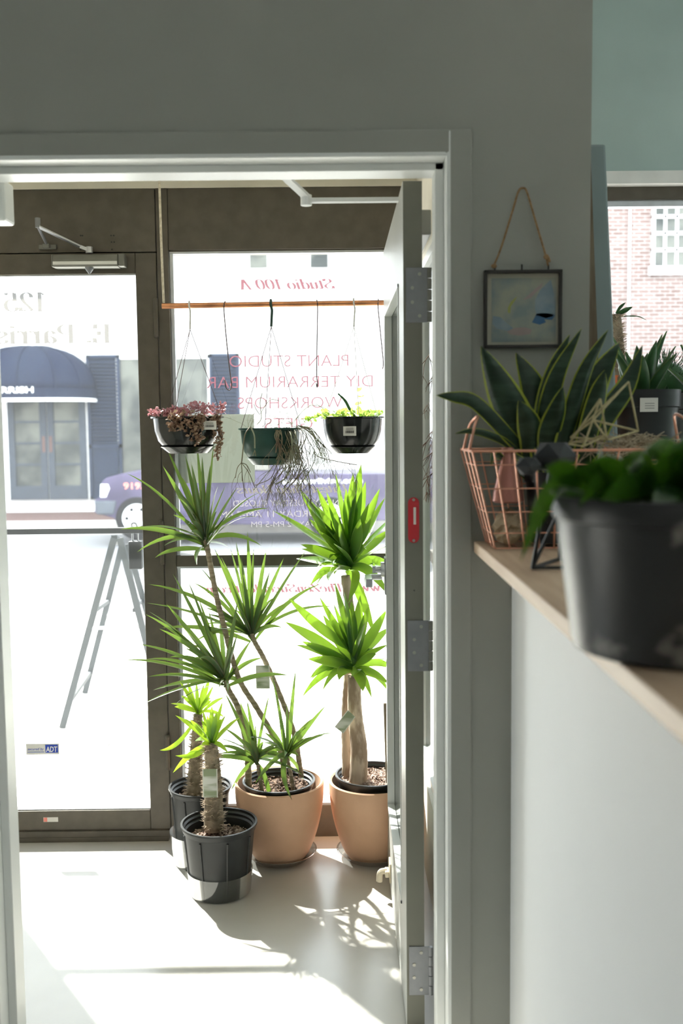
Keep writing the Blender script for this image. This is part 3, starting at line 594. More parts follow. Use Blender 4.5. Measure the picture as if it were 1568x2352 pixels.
for q in ((208, 815, 274, 1147), (487, 812, 548, 1147)):
    x0, x1, z0, z1 = rect(*q, YB-.06); f = MB(); t = .06
    zm = z0+(z1-z0)*.37
    f.box(x0, x0+t, YB-.09, YB, z0, z1).box(x1-t, x1, YB-.09, YB, z0, z1).box(x0, x1, YB-.09, YB, z0, z0+t).box(x0, x1, YB-.09, YB, z1-t, z1).box(x0, x1, YB-.09, YB, zm-.04, zm+.04).box(x0+t, x1-t, YB-.05, YB, z0+t, zm)
    k = 0; zz = zm+.06
    while zz < z1-t-.03:
        f.hexa([(x0+t, YB-.03, zz+.05), (x1-t, YB-.03, zz+.05), (x1-t, YB-.02, zz+.055), (x0+t, YB-.02, zz+.055)], [(x0+t, YB-.085, zz), (x1-t, YB-.085, zz), (x1-t, YB-.085, zz+.012), (x0+t, YB-.085, zz+.012)]); zz += .072
    f.box(x0+t, x1-t, YB-.01, YB, zm, z1)
    sc = [V((x0+.1+i*(x1-x0-.2)/12, YB-.055, z0+.42+.09*math.tanh((i-6)/2.2))) for i in range(13)]
    f.tube(sc, .012, 6); f.build('shutter', 'shutter', bd)
x0, x1, z0, z1 = rect(276, 815, 484, 1140, YB)
f = MB(); t = .07; f.box(x0, x0+t, YB-.05, YB, z0, z1).box(x1-t, x1, YB-.05, YB, z0, z1).box(x0, x1, YB-.05, YB, z1-t, z1).box(x0, x1, YB-.05, YB, z0, z0+t); wf = f.build('shop_window', 'mullion', bd)
MB().box(x0+t, x1-t, YB-.03, YB-.01, z0+t, z1-t).build('pane', 'pane', wf)
# awning
aw = thing('awning', (P(60, 900, YB).x, YB-.6, P(60, 900, YB).z), 'navy domed canvas awning over the double doors across the street', 'awning')
ca_, hw, top, vb, vt = P(60, 979, YB).x, None, None, None, None
YA = 18.95
cx = P(62, 979, 19.5).x; hw = P(211, 979, 19.5).x-cx; zt = P(60, 793, 19.6).z; zv = P(60, 892, YA).z; zb = P(60, 914, YA).z; zs = P(60, 922, YA).z
f = MB(); nu, nv = 32, 10; base = 0
def ring(u): a = math.pi*(1-u); return math.cos(a), math.sin(a)
for jv in range(nv+1):
    ph = (math.pi/2)*jv/nv
    for iu in range(nu+1):
        c, s = ring(iu/nu); rr_ = math.cos(ph)**.8 if jv < nv else 0
        c_ = math.copysign(abs(c)**.8, c)
        f.v.append(V((cx+hw*c_*rr_+(0), YB-(YB-YA)*max(s, 0)**.7*rr_, zv+(zt-zv)*math.sin(ph)*(1+0*.02))))
for jv in range(nv):
    for iu in range(nu): a = jv*(nu+1)+iu; f.face([a, a+1, a+nu+2, a+nu+1])
f.build('canopy', 'navy', aw, smooth=True, solid=.01)
def valance(za, zb_, off, name, m):
    f = MB()
    for iu in range(nu+1):
        c, s = ring(iu/nu); c_ = math.copysign(abs(c)**.8, c); x = cx+(hw+off)*c_; y = YB-(YB-YA+off)*max(s, 0)**.7; f.v += [V((x, y, za)), V((x, y, zb_))]
    for iu in range(nu): a = 2*iu; f.face([a, a+1, a+3, a+2])
    return f.build(name, m, aw, solid=.01)
valance(zb, zv+.01, 0, 'valance', 'navy'); valance(zs, zb, .003, 'valance_trim', 'white')
f = MB()
for k in (.18, .34, .5, .66, .82):
    pts = []
    for jv in range(nv+1):
        ph = (math.pi/2)*jv/nv; c, s = ring(k); rr_ = math.cos(ph)**.8 if jv < nv else 0; c_ = math.copysign(abs(c)**.8, c)
        pts.append((cx+hw*c_*rr_, YB-(YB-YA)*max(s, 0)**.7*rr_-.01, zv+(zt-zv)*math.sin(ph)+.01))
    f.tube(pts, .015, 5)
f.build('rib', 'navy', aw)
l = MB(); a, b = P(-25, 899, YA-.03), P(76, 883, YA-.03); sans(l, 'E. PARRISH', a.x-.3, b.x, YA-.03, P(60, 902, YA).z, .11, thin=.02); l.build('awning_text', 'white', aw)
# brick building
bb = thing('building', (xe+3, YB, -.13), 'red brick building across the street seen through the right hand window', 'building')
MB().box(xe, 16, YB-.12, YB+5, -.13, 9).build('wall', 'brick', bb)
x0, x1, z0, z1 = rect(1437, 300, 1451, 1150, YB-.2); MB().box(x0, x1, YB-.22, YB-.12, -.13, 8.9).build('downspout', 'mullion', bb, bev=.02)
x0, x1, z0, z1 = rect(1495, 420, 1612, 632, YB-.15)
f = MB(); t = .05; f.box(x0, x0+t, YB-.2, YB-.12, z0, z1).box(x1-t, x1, YB-.2, YB-.12, z0, z1).box(x0, x1, YB-.2, YB-.12, z1-t, z1).box(x0-.05, x1+.05, YB-.24, YB-.12, z0, z0+.16)
for k in range(1, 4): xx = x0+t/2+(x1-x0-t)*k/4; f.box(xx-.025, xx+.025, YB-.18, YB-.12, z0, z1)
for k in range(1, 5): zz = z0+.16+(z1-z0-.16)*k/5; f.box(x0, x1, YB-.18, YB-.12, zz-.03, zz+.03)
wf = f.build('sash_window', 'mullion', bb); MB().box(x0+t, x1-t, YB-.15, YB-.13, z0+.16, z1-t).build('pane', 'pane', wf)
# pickup truck
YC = 16.0
tk = thing('pickup_truck', (P(550, 979, YC).x, YC+.9, -.37), 'dark purple pickup truck with white web address parked across the street', 'truck')
def T(px, py): q = P(px, py, YC); return q
body = [(217, 1178), (218, 1148), (232, 1140), (233, 1108), (243, 1098), (275, 1089), (330, 1083), (400, 1080), (640, 1083), (642, 1088), (925, 1088), (930, 1180), (905, 1195)]
arch = lambda cxp, r, n=9: [(cxp+r*math.cos(math.pi*i/n), 1197-r*1.05*math.sin(math.pi*i/n)) for i in range(n+1)]
outline = body+arch(758, 50)+[(700, 1205), (380, 1205)]+arch(315, 50)+[(262, 1190)]
f = MB(); f.prism([T(*q) for q in outline], (0, 1.8, 0)); f.build('body', 'truck', tk, bev=.03)
f = MB(); cab = [(402, 1082), (452, 1022), (480, 1010), (610, 1010), (634, 1022), (640, 1084)]; f.prism([T(*q)+V((0, .12, 0)) for q in cab], (0, 1.56, 0)); cb = f.build('cab', 'truck', tk, bev=.04)
f = MB(); f.prism([T(*q)+V((0, .10, 0)) for q in [(425, 1080), (463, 1030), (520, 1028), (520, 1080)]], (0, .03, 0)); f.prism([T(*q)+V((0, .10, 0)) for q in [(530, 1080), (530, 1028), (605, 1028), (620, 1080)]], (0, .03, 0)); f.build('window', 'carglass', cb)
for cxp in (315, 758):
    c = T(cxp, 1190); rr_ = .355
    f = MB(); f.tube([c+V((0, -.02, 0)), c+V((0, .02, 0)), c+V((0, .2, 0))], [rr_*.93, rr_, rr_], 32); wh = f.build('wheel', 'tyre', tk, smooth='auto')
    f = MB(); f.tube([c+V((0, -.035, 0)), c+V((0, -.02, 0))], rr_*.66, 28); hb = f.build('hubcap', 'wheelm', wh)
    for k in range(6): a = k*math.pi/3; q = c+V((.16*math.cos(a), -.04, .16*math.sin(a))); MB().tube([q, q+V((0, .008, 0))], .032, 8).build('wheel_slot', 'tyre', wh)
f = MB(); f.prism([T(*q)+V((0, -.03, 0)) for q in [(216, 1150), (268, 1150), (262, 1182), (222, 1182)]], (0, 1.86, 0)); f.build('bumper', 'chrome', tk, bev=.03)
f = MB(); f.prism([T(*q)+V((0, -.012, 0)) for q in [(231, 1112), (248, 1112), (252, 1122), (244, 1142), (230, 1142)]], (0, .2, 0)); f.build('headlight', 'wheelm', tk)
l = MB(); a, b = T(284, 1123), T(400, 1110); sans(l, '919.9', a.x, a.x+.40, YC-.012, a.z, .10, thin=.02); l.build('phone_number', 'redt', tk)
l = MB(); a, b = T(650, 1111), T(832, 1097); sans(l, 'interiorliving.com', a.x, b.x, YC-.012, a.z, .085, thin=.02); l.build('web_address', 'white', tk)
# A-frame stand on the sidewalk
af = thing('a_frame_stand', tuple(onz(255, 1600, -.02)), 'grey metal A-frame sign stand on the sidewalk beyond the glass door', 'sign stand')
zt_ = P(265, 1235, 5.15).z
A_ = onz(143, 1672, -.02); B_ = onz(195, 1592, -.02); tpn = P(262, 1236, A_.y+.02); tpf = P(281, 1250, B_.y+.0)
dxl = tpn.x-A_.x
C_ = V((tpn.x+dxl*.85, A_.y, -.02)); D_ = V((tpf.x+dxl*.85, B_.y, -.02))
for a, b in ((A_, tpn), (B_, tpf), (C_, tpn+V((.03, 0, 0))), (D_, tpf+V((.03, 0, 0)))):
    MB().bar(a, b, .032, .02, up=(0, 1, 0)).build('leg', 'darks', af)
mixp = lambda a, b, t: a*(1-t)+b*t
for t in (.14, .62): MB().bar(mixp(A_, tpn, t), mixp(B_, tpf, t), .02).build('side_rail', 'darks', af); MB().bar(mixp(C_, tpn, t), mixp(D_, tpf, t), .02).build('side_rail', 'darks', af)
MB().bar(mixp(A_, tpn, .53), mixp(C_, tpn, .53), .015).build('spreader', 'silver', af); MB().bar(mixp(B_, tpf, .53), mixp(D_, tpf, .53), .015).build('spreader', 'silver', af)
MB().bar(tpn, tpf, .03).build('ridge_bar', 'darks', af)
# lock box on the push bar
p0 = P(296, 1308, 3.715); p1 = P(325, 1243, 3.715)
lk = thing('lock_box', ((p0.x+p1.x)/2, 3.715, p0.z), 'grey key lock box hanging from the push bar of the glass door', 'lock box')
MB().box(p0.x, p1.x, 3.71, 3.745, p0.z, p1.z).build('body', 'darks', lk, bev=.006)
cxm = (p0.x+p1.x)/2
MB().tube(smooth_path([(cxm-.010, 3.725, p1.z-.005), (cxm-.010, 3.72, barz), (cxm-.008, 3.71, barz+.022), (cxm+.006, 3.71, barz+.022), (cxm+.010, 3.72, barz), (cxm+.010, 3.725, p1.z-.005)]), .0035, 8).build('shackle', 'steel', lk)

# ================================================================== PLANTS
def bez(b, t, c, n=10): return [b*(1-i/n)**2+c*2*(i/n)*(1-i/n)+t*(i/n)**2 for i in range(n+1)]
def wprof(w, n, peak=.35, basew=.45):
    o = []
    for i in range(n+1):
        t = i/n; o.append(w*((basew+(1-basew)*math.sin(min(t/peak, 1)*math.pi/2)) if t < peak else max(math.cos((t-peak)/(1-peak)*math.pi/2), 0)**.85)+.0002)
    return o
def crown(parent, m, c, Y, tips, L, w, peak=.35, basew=.45, extra=0, sag=.14, ymax=3.60, near=None, name='foliage'):
    """leaves radiating from a crown; tips are read off the photo, depth follows from leaf length"""
    C = P(*c, Y); mb = MB()
    for k, t in enumerate(tips):
        T0 = P(t[0], t[1], Y); d = T0-C; r = math.hypot(d.x, d.z); q = math.sqrt(max(0, L*L-r*r))
        dy = (-1 if (k % 2 or k % 3 == 0) else 1)*q*R(.35, .8)
        if Y+dy > ymax: dy = R(0, 1)*(ymax-Y)
        Yt = Y+dy; T_ = P(t[0], t[1], Yt); 
        if near: Yt = max(Yt, near); T_ = P(t[0], t[1], Yt)
        mid = (C+T_)/2; ln = (T_-C).length; up_ = V((0, 0, 1)); hz = V((T_.x-C.x, T_.y-C.y, 0))
        ctrl = mid+up_*ln*sag*(1 if T_.z < C.z+.75*ln else .25)*R(.6, 1.5)
        if len(t) > 2: ctrl = P(t[2], t[3], (Y+Yt)/2)
        wd = (T_-C).cross(V((R(-.5, .5), R(-1, -.2), R(.2, 1)))).normalized()
        bo = V((R(-.006, .006), R(-.006, .006), R(-.03, .012)*min(1, L/.25))) if m != 'yucca' else V((R(-.012, .012), R(-.012, .012), (.07*max(0, min(1, (T_.z-C.z)/.2))-.01)*R(.3, 1.1)))
        mb.blade(bez(C+bo, T_, ctrl), wprof(w*R(.8, 1.15), 10, peak, basew), R(.15, .5), wd)
    for k in range(extra):
        a = R(0, 2*math.pi); el = R(.0, 1.3); ln = L*R(.45, .8); d = V((math.cos(a)*math.cos(el), math.sin(a)*math.cos(el)*.8, math.sin(el)))
        T_ = C+d*ln; T_.y = min(T_.y, ymax); ctrl = (C+T_)/2+V((0, 0, ln*.12)); T_.z -= ln*R(0, .35); wd = d.cross(V((R(-.5, .5), -1, R(0, 1)))).normalized()
        T_ = T_ if m != 'yucca' else T_-V((0, 0, .07)); mb.blade(bez(C, T_, ctrl), wprof(w*R(.7, 1), 10, peak, basew), R(.15, .5), wd)
    return mb.build(name, m, parent, smooth=True)
def stem(parent, pts, r0_, r1_, m='trunk', name='stem', n=12, ring=.0012):
    pth = smooth_path([P(*q) for q in pts], 8); k = len(pth)
    rad = [(r0_+(r1_-r0_)*i/(k-1))*(1+(ring/r0_ if i % 2 else 0)) for i in range(k)]
    return MB().tube(pth, rad, n).build(name, m, parent, smooth=True)
z2 = lambda cx_, dy_: None
def cr(tips, ox, oy, s): return [tuple((ox+s*a if i % 2 == 0 else oy+s*a) for i, a in enumerate(t)) for t in tips]

def planter(root, c, r, h, rb, m='terra'):
    prof = []
    for i in range(13):
        t = i/12; prof.append((rb+(r-rb)*(math.sin(t*math.pi/2)**.72), h*t))
    t = .011
    prof += [(r-t*.4, h+.004), (r-t, h)]+[(rb+(r-rb)*(math.sin((1-i/8)*math.pi/2)**.72)-t, h*(1-i/8)+.004) for i in range(1, 7)]
    return MB().lathe(c, prof, 64).build('planter', m, root, smooth='auto')
def soil(root, c, r, m, name='soil', n=28):
    mb = MB(); base = []
    rings = 7; mb.v.append(V(c)+V((0, 0, .012)))
    for i in range(1, rings+1):
        for j in range(n):
            a = 2*math.pi*j/n; q = r*i/rings; mb.v.append(V(c)+V((q*math.cos(a), q*math.sin(a), R(-.007, .007)+.012*(1-i/rings))))
    for j in range(n): mb.face([0, 1+j, 1+(j+1) % n])
    for i in range(rings-1):
        for j in range(n): a = 1+i*n+j; b = 1+i*n+(j+1) % n; mb.face([a, a+n, b+n, b])
    # chips of bark on top
    for k in range(150):
        a = R(0, 6.28); q = r*math.sqrt(R(0, .95)); p = V(c)+V((q*math.cos(a), q*math.sin(a), .008+.008*(1-q/r))); s = R(.003, .007)
        d = V((R(-1, 1), R(-1, 1), R(-.3, .5))).normalized(); mb.bar(p-d*s, p+d*s, s*.9, s*.5)
    return mb.build(name, m, root)
def nurserypot(root, c, r, rb, h, ribs=True, name='nursery_pot', m='nursery', tilt=0):
    prof = [(rb, 0), (rb+(r-.008-rb)*.90, h*.90), (r-.006, h*.91), (r-.003, h*.97), (r, h*.975), (r, h), (r-.007, h), (r-.008, h*.96), (r-.014, h*.94), (r-.012, h*.90), (r-.018, h*.88), (r-.018, h*.80), (rb-.004, .01)]
    o = MB().lathe(c, prof, 56).build(name, m, root, smooth='auto')
    if ribs:
        mb = MB()
        for k in range(8):
            a = k*math.pi/4+.35; e = V((math.cos(a), math.sin(a), 0)); mb.tube([V(c)+e*(rb+.0005)+V((0, 0, .01)), V(c)+e*(rb+(r-.008-rb)*.88)+V((0, 0, h*.87))], .004, 6)
        mb.build('pot_rib', m, o)
    return o
def saucer(root, c, r, name='saucer'):
    MB().lathe(c, [(r*.8, .001), (r, .028), (r+.005, .028), (r-.003, .026), (r*.79, .004)], 48).build(name, 'clearp', root, smooth=True)

# --- dracaena
C1 = P(643, 1900, 3.44); C1 = V((C1.x, 3.44, 0.004))
dr = thing('potted_dracaena', C1, 'tall multi stemmed dracaena in the left of two terracotta planters on the floor', 'potted plant')
saucer(dr, C1-V((0, 0, .003)), .125)
planter(dr, C1, .158, .272, .088)
PC = V((P(640, 1790, 3.42).x, 3.42, .08)); nurserypot(dr, PC, .128, .095, .21, ribs=False)
soil(dr, PC+V((0, 0, .180)), .108, 'soil')
sz = PC.z+.18
stem(dr, [(655, 1803, 3.42), (642, 1720, 3.43), (592, 1630, 3.43), (547, 1555, 3.43), (512, 1430, 3.42), (495, 1360, 3.41), (478, 1270, 3.41), (471, 1238, 3.41)], .0095, .0085)
stem(dr, [(571, 1815, 3.42), (567, 1720, 3.42), (548, 1630, 3.42), (525, 1585, 3.40), (518, 1560, 3.40)], .0115, .0085)
stem(dr, [(692, 1785, 3.44), (675, 1685, 3.45), (640, 1590, 3.46), (607, 1515, 3.46), (585, 1475, 3.46), (578, 1455, 3.46)], .009, .008)
stem(dr, [(603, 1826, 3.38), (597, 1790, 3.37), (592, 1755, 3.36)], .007, .006)
stem(dr, [(674, 1818, 3.38), (668, 1780, 3.37), (660, 1742, 3.36)], .007, .006)
s1 = (260, 1020, .408)
crown(dr, 'drac', (471, 1243), 3.41, cr([(300, 20), (280, 125), (75, 165), (430, 60), (470, 0), (565, 5), (405, 60), (345, 290), (630, 235), (700, 240), (855, 262), (815, 410), (40, 480), (150, 470), (235, 640, 330, 570), (470, 680, 450, 600), (655, 585, 610, 550), (875, 362), (590, 235), (500, 70), (430, 290), (760, 300), (380, 180), (440, 110), (545, 120)], *s1), .33, .0088, extra=14)
crown(dr, 'drac', (578, 1458), 3.46, cr([(570, 590), (660, 590), (690, 550), (755, 490), (790, 590), (860, 600), (960, 640), (1085, 600), (1160, 790), (1240, 915), (450, 780), (495, 700), (200, 790), (190, 895), (270, 1035), (700, 905), (830, 760), (560, 1050, 650, 1020), (975, 770), (720, 640), (610, 640), (880, 720)], *s1), .30, .0088, extra=12)
crown(dr, 'drac', (518, 1563), 3.40, cr([(335, 730), (420, 770), (185, 960), (205, 945), (535, 930), (700, 880), (135, 1125), (55, 1215), (190, 1210), (195, 1310), (225, 1385), (165, 1465), (345, 1470), (985, 1302, 820, 1275), (775, 1105), (700, 1060), (740, 1385, 700, 1300), (660, 1120), (380, 1020), (300, 900), (480, 870), (260, 1040), (600, 960)], *s1), .33, .0092, extra=12)
s2 = (340, 1500, .357)
crown(dr, 'drac', (590, 1743), 3.36, cr([(490, 250), (590, 310), (480, 480), (635, 300), (780, 260), (445, 545), (445, 600), (360, 680), (804, 1040, 770, 800), (600, 560), (530, 890), (690, 460), (660, 560), (1000, 790)], *s2), .19, .0085, extra=10)
crown(dr, 'drac', (659, 1731), 3.36, cr([(795, 135), (950, 100), (1145, 335), (1195, 515), (735, 440), (985, 460), (650, 540), (925, 945, 830, 760), (1000, 815), (690, 840, 780, 690), (600, 720), (835, 320), (890, 320), (1110, 480), (1060, 420), (500, 680)], *s2), .20, .0085, extra=8)
# picture tag on the cane
q = P(604, 1555, 3.43)
tgm = MB(); a, b = P(588, 1582, 3.435), P(619, 1528, 3.435); n_ = len(tgm.v)
tgm.v += [V((a.x, 3.435, a.z)), V((b.x, 3.433, a.z)), V((b.x, 3.433, b.z)), V((a.x, 3.435, b.z))]; tgm.face([0, 1, 2, 3], [(0, 0), (1, 0), (1, 1), (0, 1)]); tgm.build('plant_tag', 'tagp', dr, solid=.001)

# --- yucca
C2 = V((P(856, 1900, 3.44).x, 3.44, .004))
yu = thing('potted_yucca', C2, 'thick trunked yucca in the terracotta planter half hidden by the open door', 'potted plant')
saucer(yu, C2-V((0, 0, .003)), .125)
planter(yu, C2, .155, .275, .088)
PC2 = V((P(855, 1790, 3.44).x, 3.44, .08)); nurserypot(yu, PC2, .132, .10, .222, ribs=False)
soil(yu, PC2+V((0, 0, .196)), .114, 'gravel')
stem(yu, [(822, 1806, 3.41), (824, 1720, 3.41), (815, 1640, 3.42), (813, 1550, 3.42)], .033, .022, 'ytrunk', 'trunk', 18, .001)
stem(yu, [(797, 1795, 3.47), (795, 1640, 3.48), (800, 1560, 3.47), (806, 1440, 3.46), (793, 1322, 3.45)], .017, .0155, 'ytrunk', 'trunk', 14, .002)
crown(yu, 'yucca', (803, 1305), 3.45, cr([(900, 375), (1055, 275), (1040, 240), (1145, 245), (1250, 160), (1395, 110), (1350, 160), (1450, 400), (1500, 250), (1530, 300), (1560, 480), (1560, 570), (1055, 565), (1060, 590), (1030, 645), (1080, 480), (1475, 1090, 1370, 760), (1320, 900, 1400, 730), (1210, 770, 1230, 690), (1240, 350), (1375, 150), (1200, 270), (1560, 690), (1140, 480), (1270, 430), (1420, 210), (1310, 250), (1150, 350), (1480, 420), (1240, 560), (1580, 400), (1170, 420), (1210, 480), (1110, 700), (1330, 330), (1440, 330), (1390, 420), (1090, 350), (1160, 700, 1230, 640), (1100, 420)], *s1), .27, .0185, peak=.5, basew=.35, extra=16, sag=.05)
crown(yu, 'yucca', (812, 1540), 3.42, cr([(985, 865), (1160, 860), (1245, 775), (1300, 830), (1390, 850), (965, 1000), (1025, 1130), (1095, 1210), (1540, 930), (1545, 1130), (1545, 1210), (1550, 1350, 1450, 1250), (1405, 1395, 1410, 1300), (1340, 1310, 1390, 1240), (1240, 900), (1440, 900), (1500, 1000), (1060, 1110), (1340, 880), (1420, 1000), (1180, 960), (1270, 1330, 1260, 1250), (1560, 1030), (1480, 1180)], *s1), .24, .0175, peak=.5, basew=.35, extra=10, sag=.06)
a, b = P(890, 1800, 3.40), P(884, 1615, 3.40)
MB().bar((a.x, 3.40, sz+.02), (b.x, 3.40, b.z), .012, .012).build('stake', 'oldwood', yu)
tgm = MB(); c_ = P(796, 1660, 3.36)
for i, (u, v_) in enumerate(((-.042, -.014), (-.012, -.038), (.030, .020), (.004, .045))): tgm.v.append(c_+V((u, 0, v_)))
tgm.face([0, 1, 2, 3], [(0, 0), (1, 0), (1, 1), (0, 1)]); tgm.build('plant_tag', 'tagp', yu, solid=.001)

# --- spiny pachypodiums in black nursery pots
def spiny(root, pts, r0_, r1_, name='trunk'):
    pth = smooth_path([P(*q) for q in pts], 8); k = len(pth)
    t = MB().tube(pth, [r0_+(r1_-r0_)*i/(k-1) for i in range(k)], 16).build(name, 'ctrunk', root, smooth=True)
    mb = MB(); tot = 0
    for i in range(330):
        f_ = R(0.02, .97)*(k-1); i0 = int(f_); p = pth[i0].lerp(pth[min(i0+1, k-1)], f_-i0); rr_ = r0_+(r1_-r0_)*f_/(k-1)
        a = i*2.39996; e = V((math.cos(a), math.sin(a), R(-.1, .5))).normalized(); q = p+e*rr_*.95
        for s_ in (-1, 1):
            d = (e+V((-math.sin(a), math.cos(a), 0))*.45*s_+V((0, 0, R(-.2, .3)))).normalized(); mb.tube([q, q+d*R(.012, .020)], [.0013, .0003], 4, cap=False)
    mb.build('spines', 'spine', t)
C3 = V((P(505, 1990, 3.185).x, 3.185, .003))
pa = thing('potted_pachypodium', C3, 'spiny pachypodium in the front black nursery pot wrapped in clear plastic', 'potted plant', 'pachypodiums in black pots on the floor')
nurserypot(pa, C3, .126, .096, .232); soil(pa, C3+V((0, 0, .175)), .104, 'gravel')
MB().lathe(C3, [(.099, .001), (.106, .075), (.108, .075), (.101, 0)], 48).build('plastic_wrap', 'clearp', pa, smooth='auto')
spiny(pa, [(491, 1905, 3.20), (490, 1820, 3.20), (488, 1760, 3.20), (484, 1705, 3.20)], .034, .021)
crown(pa, 'palm', (485, 1706), 3.20, cr([(175, 400), (270, 430), (350, 360), (410, 340), (480, 310), (500, 400), (590, 415), (345, 590), (160, 770, 290, 610), (175, 660, 330, 690), (440, 690), (300, 450), (380, 400), (440, 380), (540, 450), (230, 420), (460, 440)], *s2), .13, .0085, peak=.55, basew=.35, extra=6, sag=.06)
tgm = MB(); a, b = P(466, 1832, 3.155), P(499, 1766, 3.155); tgm.v += [V((a.x, 3.155, a.z)), V((b.x, 3.155, a.z)), V((b.x, 3.155, b.z)), V((a.x, 3.155, b.z))]
tgm.face([0, 1, 2, 3], [(0, 0), (1, 0), (1, 1), (0, 1)]); tgm.build('plant_tag', 'tagp', pa, solid=.001)
C4 = V((P(462, 1900, 3.42).x, 3.42, .003))
pc = thing('potted_pachypodium', C4, 'spiny pachypodium in the rear black nursery pot beside the glass door', 'potted plant', 'pachypodiums in black pots on the floor')
nurserypot(pc, C4+V((0, 0, .055)), .111, .085, .215); soil(pc, C4+V((0, 0, .225)), .091, 'gravel')
MB().lathe(C4, [(.096, .001), (.110, .11), (.112, .11), (.098, 0)], 48).build('plastic_wrap', 'clearp', pc, smooth='auto')
MB().lathe(C4, [(.085, .001), (.085, .056)], 32).build('pot_riser', 'clearp', pc)
spiny(pc, [(447, 1835, 3.42), (449, 1760, 3.42), (452, 1700, 3.42), (455, 1640, 3.42)], .030, .015)
crown(pc, 'palm', (456, 1636), 3.42, cr([(205, 185), (310, 190), (145, 325), (170, 345), (360, 200), (420, 210), (490, 285), (265, 240), (400, 150), (75, 625, 200, 630), (250, 180)], *s2), .13, .0075, peak=.55, basew=.35, extra=6, sag=.06)

# ================================================================== HANGING RAIL AND BASKETS
YR = 3.45
a, b = P(372, 703, YR), P(900, 695, YR); rz = (a.z+b.z)/2
rail = thing('hanging_rail', (a.x, YR, rz), 'copper pipe rail hung on a white rope in front of the shop window', 'hanging rail')
MB().tube([(a.x, YR, a.z), (a.x+(b.x-a.x)*.5, YR, rz), (.288, YR, b.z)], .0095, 20).build('pipe', 'copper', rail, smooth='auto')
rp = smooth_path([(a.x+.006, YR, a.z+.01), (a.x+.003, YR, a.z+.2), P(366, 424, YR)], 12); rp[-1].z = 2.395
MB().tube(rp, .0042, 8).build('rope', 'rope', rail)
MB().lathe((a.x-.0005, YR, a.z), [(.001, 0)], 3)
def pipe_z(px): return P(px, 703-(px-372)*8/528, YR).z
def hook(px, name, m, root, r, drop, back=1):
    x = P(px, 700, YR).x; z = pipe_z(px)
    pts = [V((x, YR+.004+.012*math.cos(t), z+.014*math.sin(t))) for t in [math.pi*1.1*(i/8)-.3 for i in range(9)]]
    return x, z, pts
def bowl(root, c, r, h, m):
    rb = r*.60; prof = [(rb*.9, 0), (rb, .002), (r*.66, h*.12), (r*.82, h*.32), (r*.90, h*.6), (r*.93, h*.94), (r, h*.955), (r, h), (r-.012, h), (r*.90, h*.95), (r*.86, h*.6), (r*.7, h*.2), (rb*.8, .01)]
    o = MB().lathe(c, prof, 64).build('pot', m, root, smooth='auto')
    MB().lathe(V(c)-V((0, 0, .004)), [(rb*.95, 0), (r*.75, h*.17), (r*.765, h*.19), (r*.74, h*.19), (rb*.9, .006)], 56).build('saucer', m, root, smooth='auto')
    MB().lathe(V(c)+V((0, 0, h*.9)), [(.001, .008), (r*.5, .006), (r*.885, 0)], 40).build('soil', 'soil', root)
    return o
def barcode(root, x, y, z, w_, h_, tilt=0):
    o = MB().box(x, x+w_, y-.001, y, z, z+h_).build('price_label', 'label', root, bev=.0003)
    l = MB(); xx = x+w_*.18
    while xx < x+w_*.8: t = R(.0004, .0014); l.box(xx, xx+t, y-.0016, y-.001, z+h_*.28, z+h_*.55); xx += t+R(.0005, .0012)
    for k, zz in enumerate((.78, .66)): l.box(x+w_*.2, x+w_*.78, y-.0015, y-.001, z+h_*zz, z+h_*(zz+.03))
    l.build('barcode', 'ink', o)
def leaflets(mb, c, n, s, spread, squash=1):
    for k in range(n):
        d = V((R(-1, 1), R(-1, 1), R(-.5, 1))).normalized(); b = V(c)+V((R(-1, 1)*spread, R(-1, 1)*spread, R(-1, 1)*spread*squash)); l_ = s*R(.7, 1.3)
        wd = d.cross(V((R(-1, 1), R(-1, 1), R(-1, 1)))).normalized(); mb.blade([b, b+d*l_*.35, b+d*l_*.75, b+d*l_], [l_*.12, l_*.36, l_*.30, .0003], .3, wd)
def hanger(root, hx, hz, c, r, zr, m, top_m, white=True, angs=(0.3, 2.4, 4.5), drop=.08):
    hk = MB(); pts = [V((hx, YR+.0125*math.cos(t)+.0, hz+.002+.0125*math.sin(t))) for t in [math.pi*1.15*i/9-.2 for i in range(10)]]
    pts = pts+[V((hx+.004, YR-.012, hz-.02)), V((hx+.002, YR-.003, hz-.045)), V((hx, YR, hz-drop))]
    hk.tube(pts, .003 if white else .0048, 8); ho = hk.build('hook', top_m, root, smooth=True)
    for a in angs:
        e = V((c[0]+r*math.cos(a), c[1]+r*math.sin(a), zr)); MB().tube([(hx, YR, hz-drop), e], .0012, 5).build('hanger_wire', m, root)
# basket 1 (pink trailing succulent)
def basket_root(px, rim_y, base_y, label, group='hanging basket pots on the copper rail'):
    c = P(px, base_y, YR); zr = P(px, rim_y, YR).z; return thing('hanging_basket', (c.x, YR, c.z), label, 'hanging basket', group), V((c.x, YR, c.z)), zr
b1, c, zr = basket_root(432, 957, 1038, 'glossy black hanging basket of trailing pink and brown succulent')
r = .125; bowl(b1, c, r, zr-c.z, 'gloss'); hanger(b1, P(435, 700, YR).x, pipe_z(435), c, r*.97, zr, 'wire', 'wwhite')
mb = MB(); 
for k in range(46): a = R(0, 6.28); q = r*math.sqrt(R(0, 1))*1.02; leaflets(mb, c+V((q*math.cos(a), q*math.sin(a)*.9, zr-c.z+.008+R(0, .016)+(.022 if math.cos(a)*q > .01 else 0)*R(0, 1))), 14, .0115, .014, .8)
mb.build('pink_foliage', 'pinkl', b1, smooth=True)
mb = MB(); brn = MB()
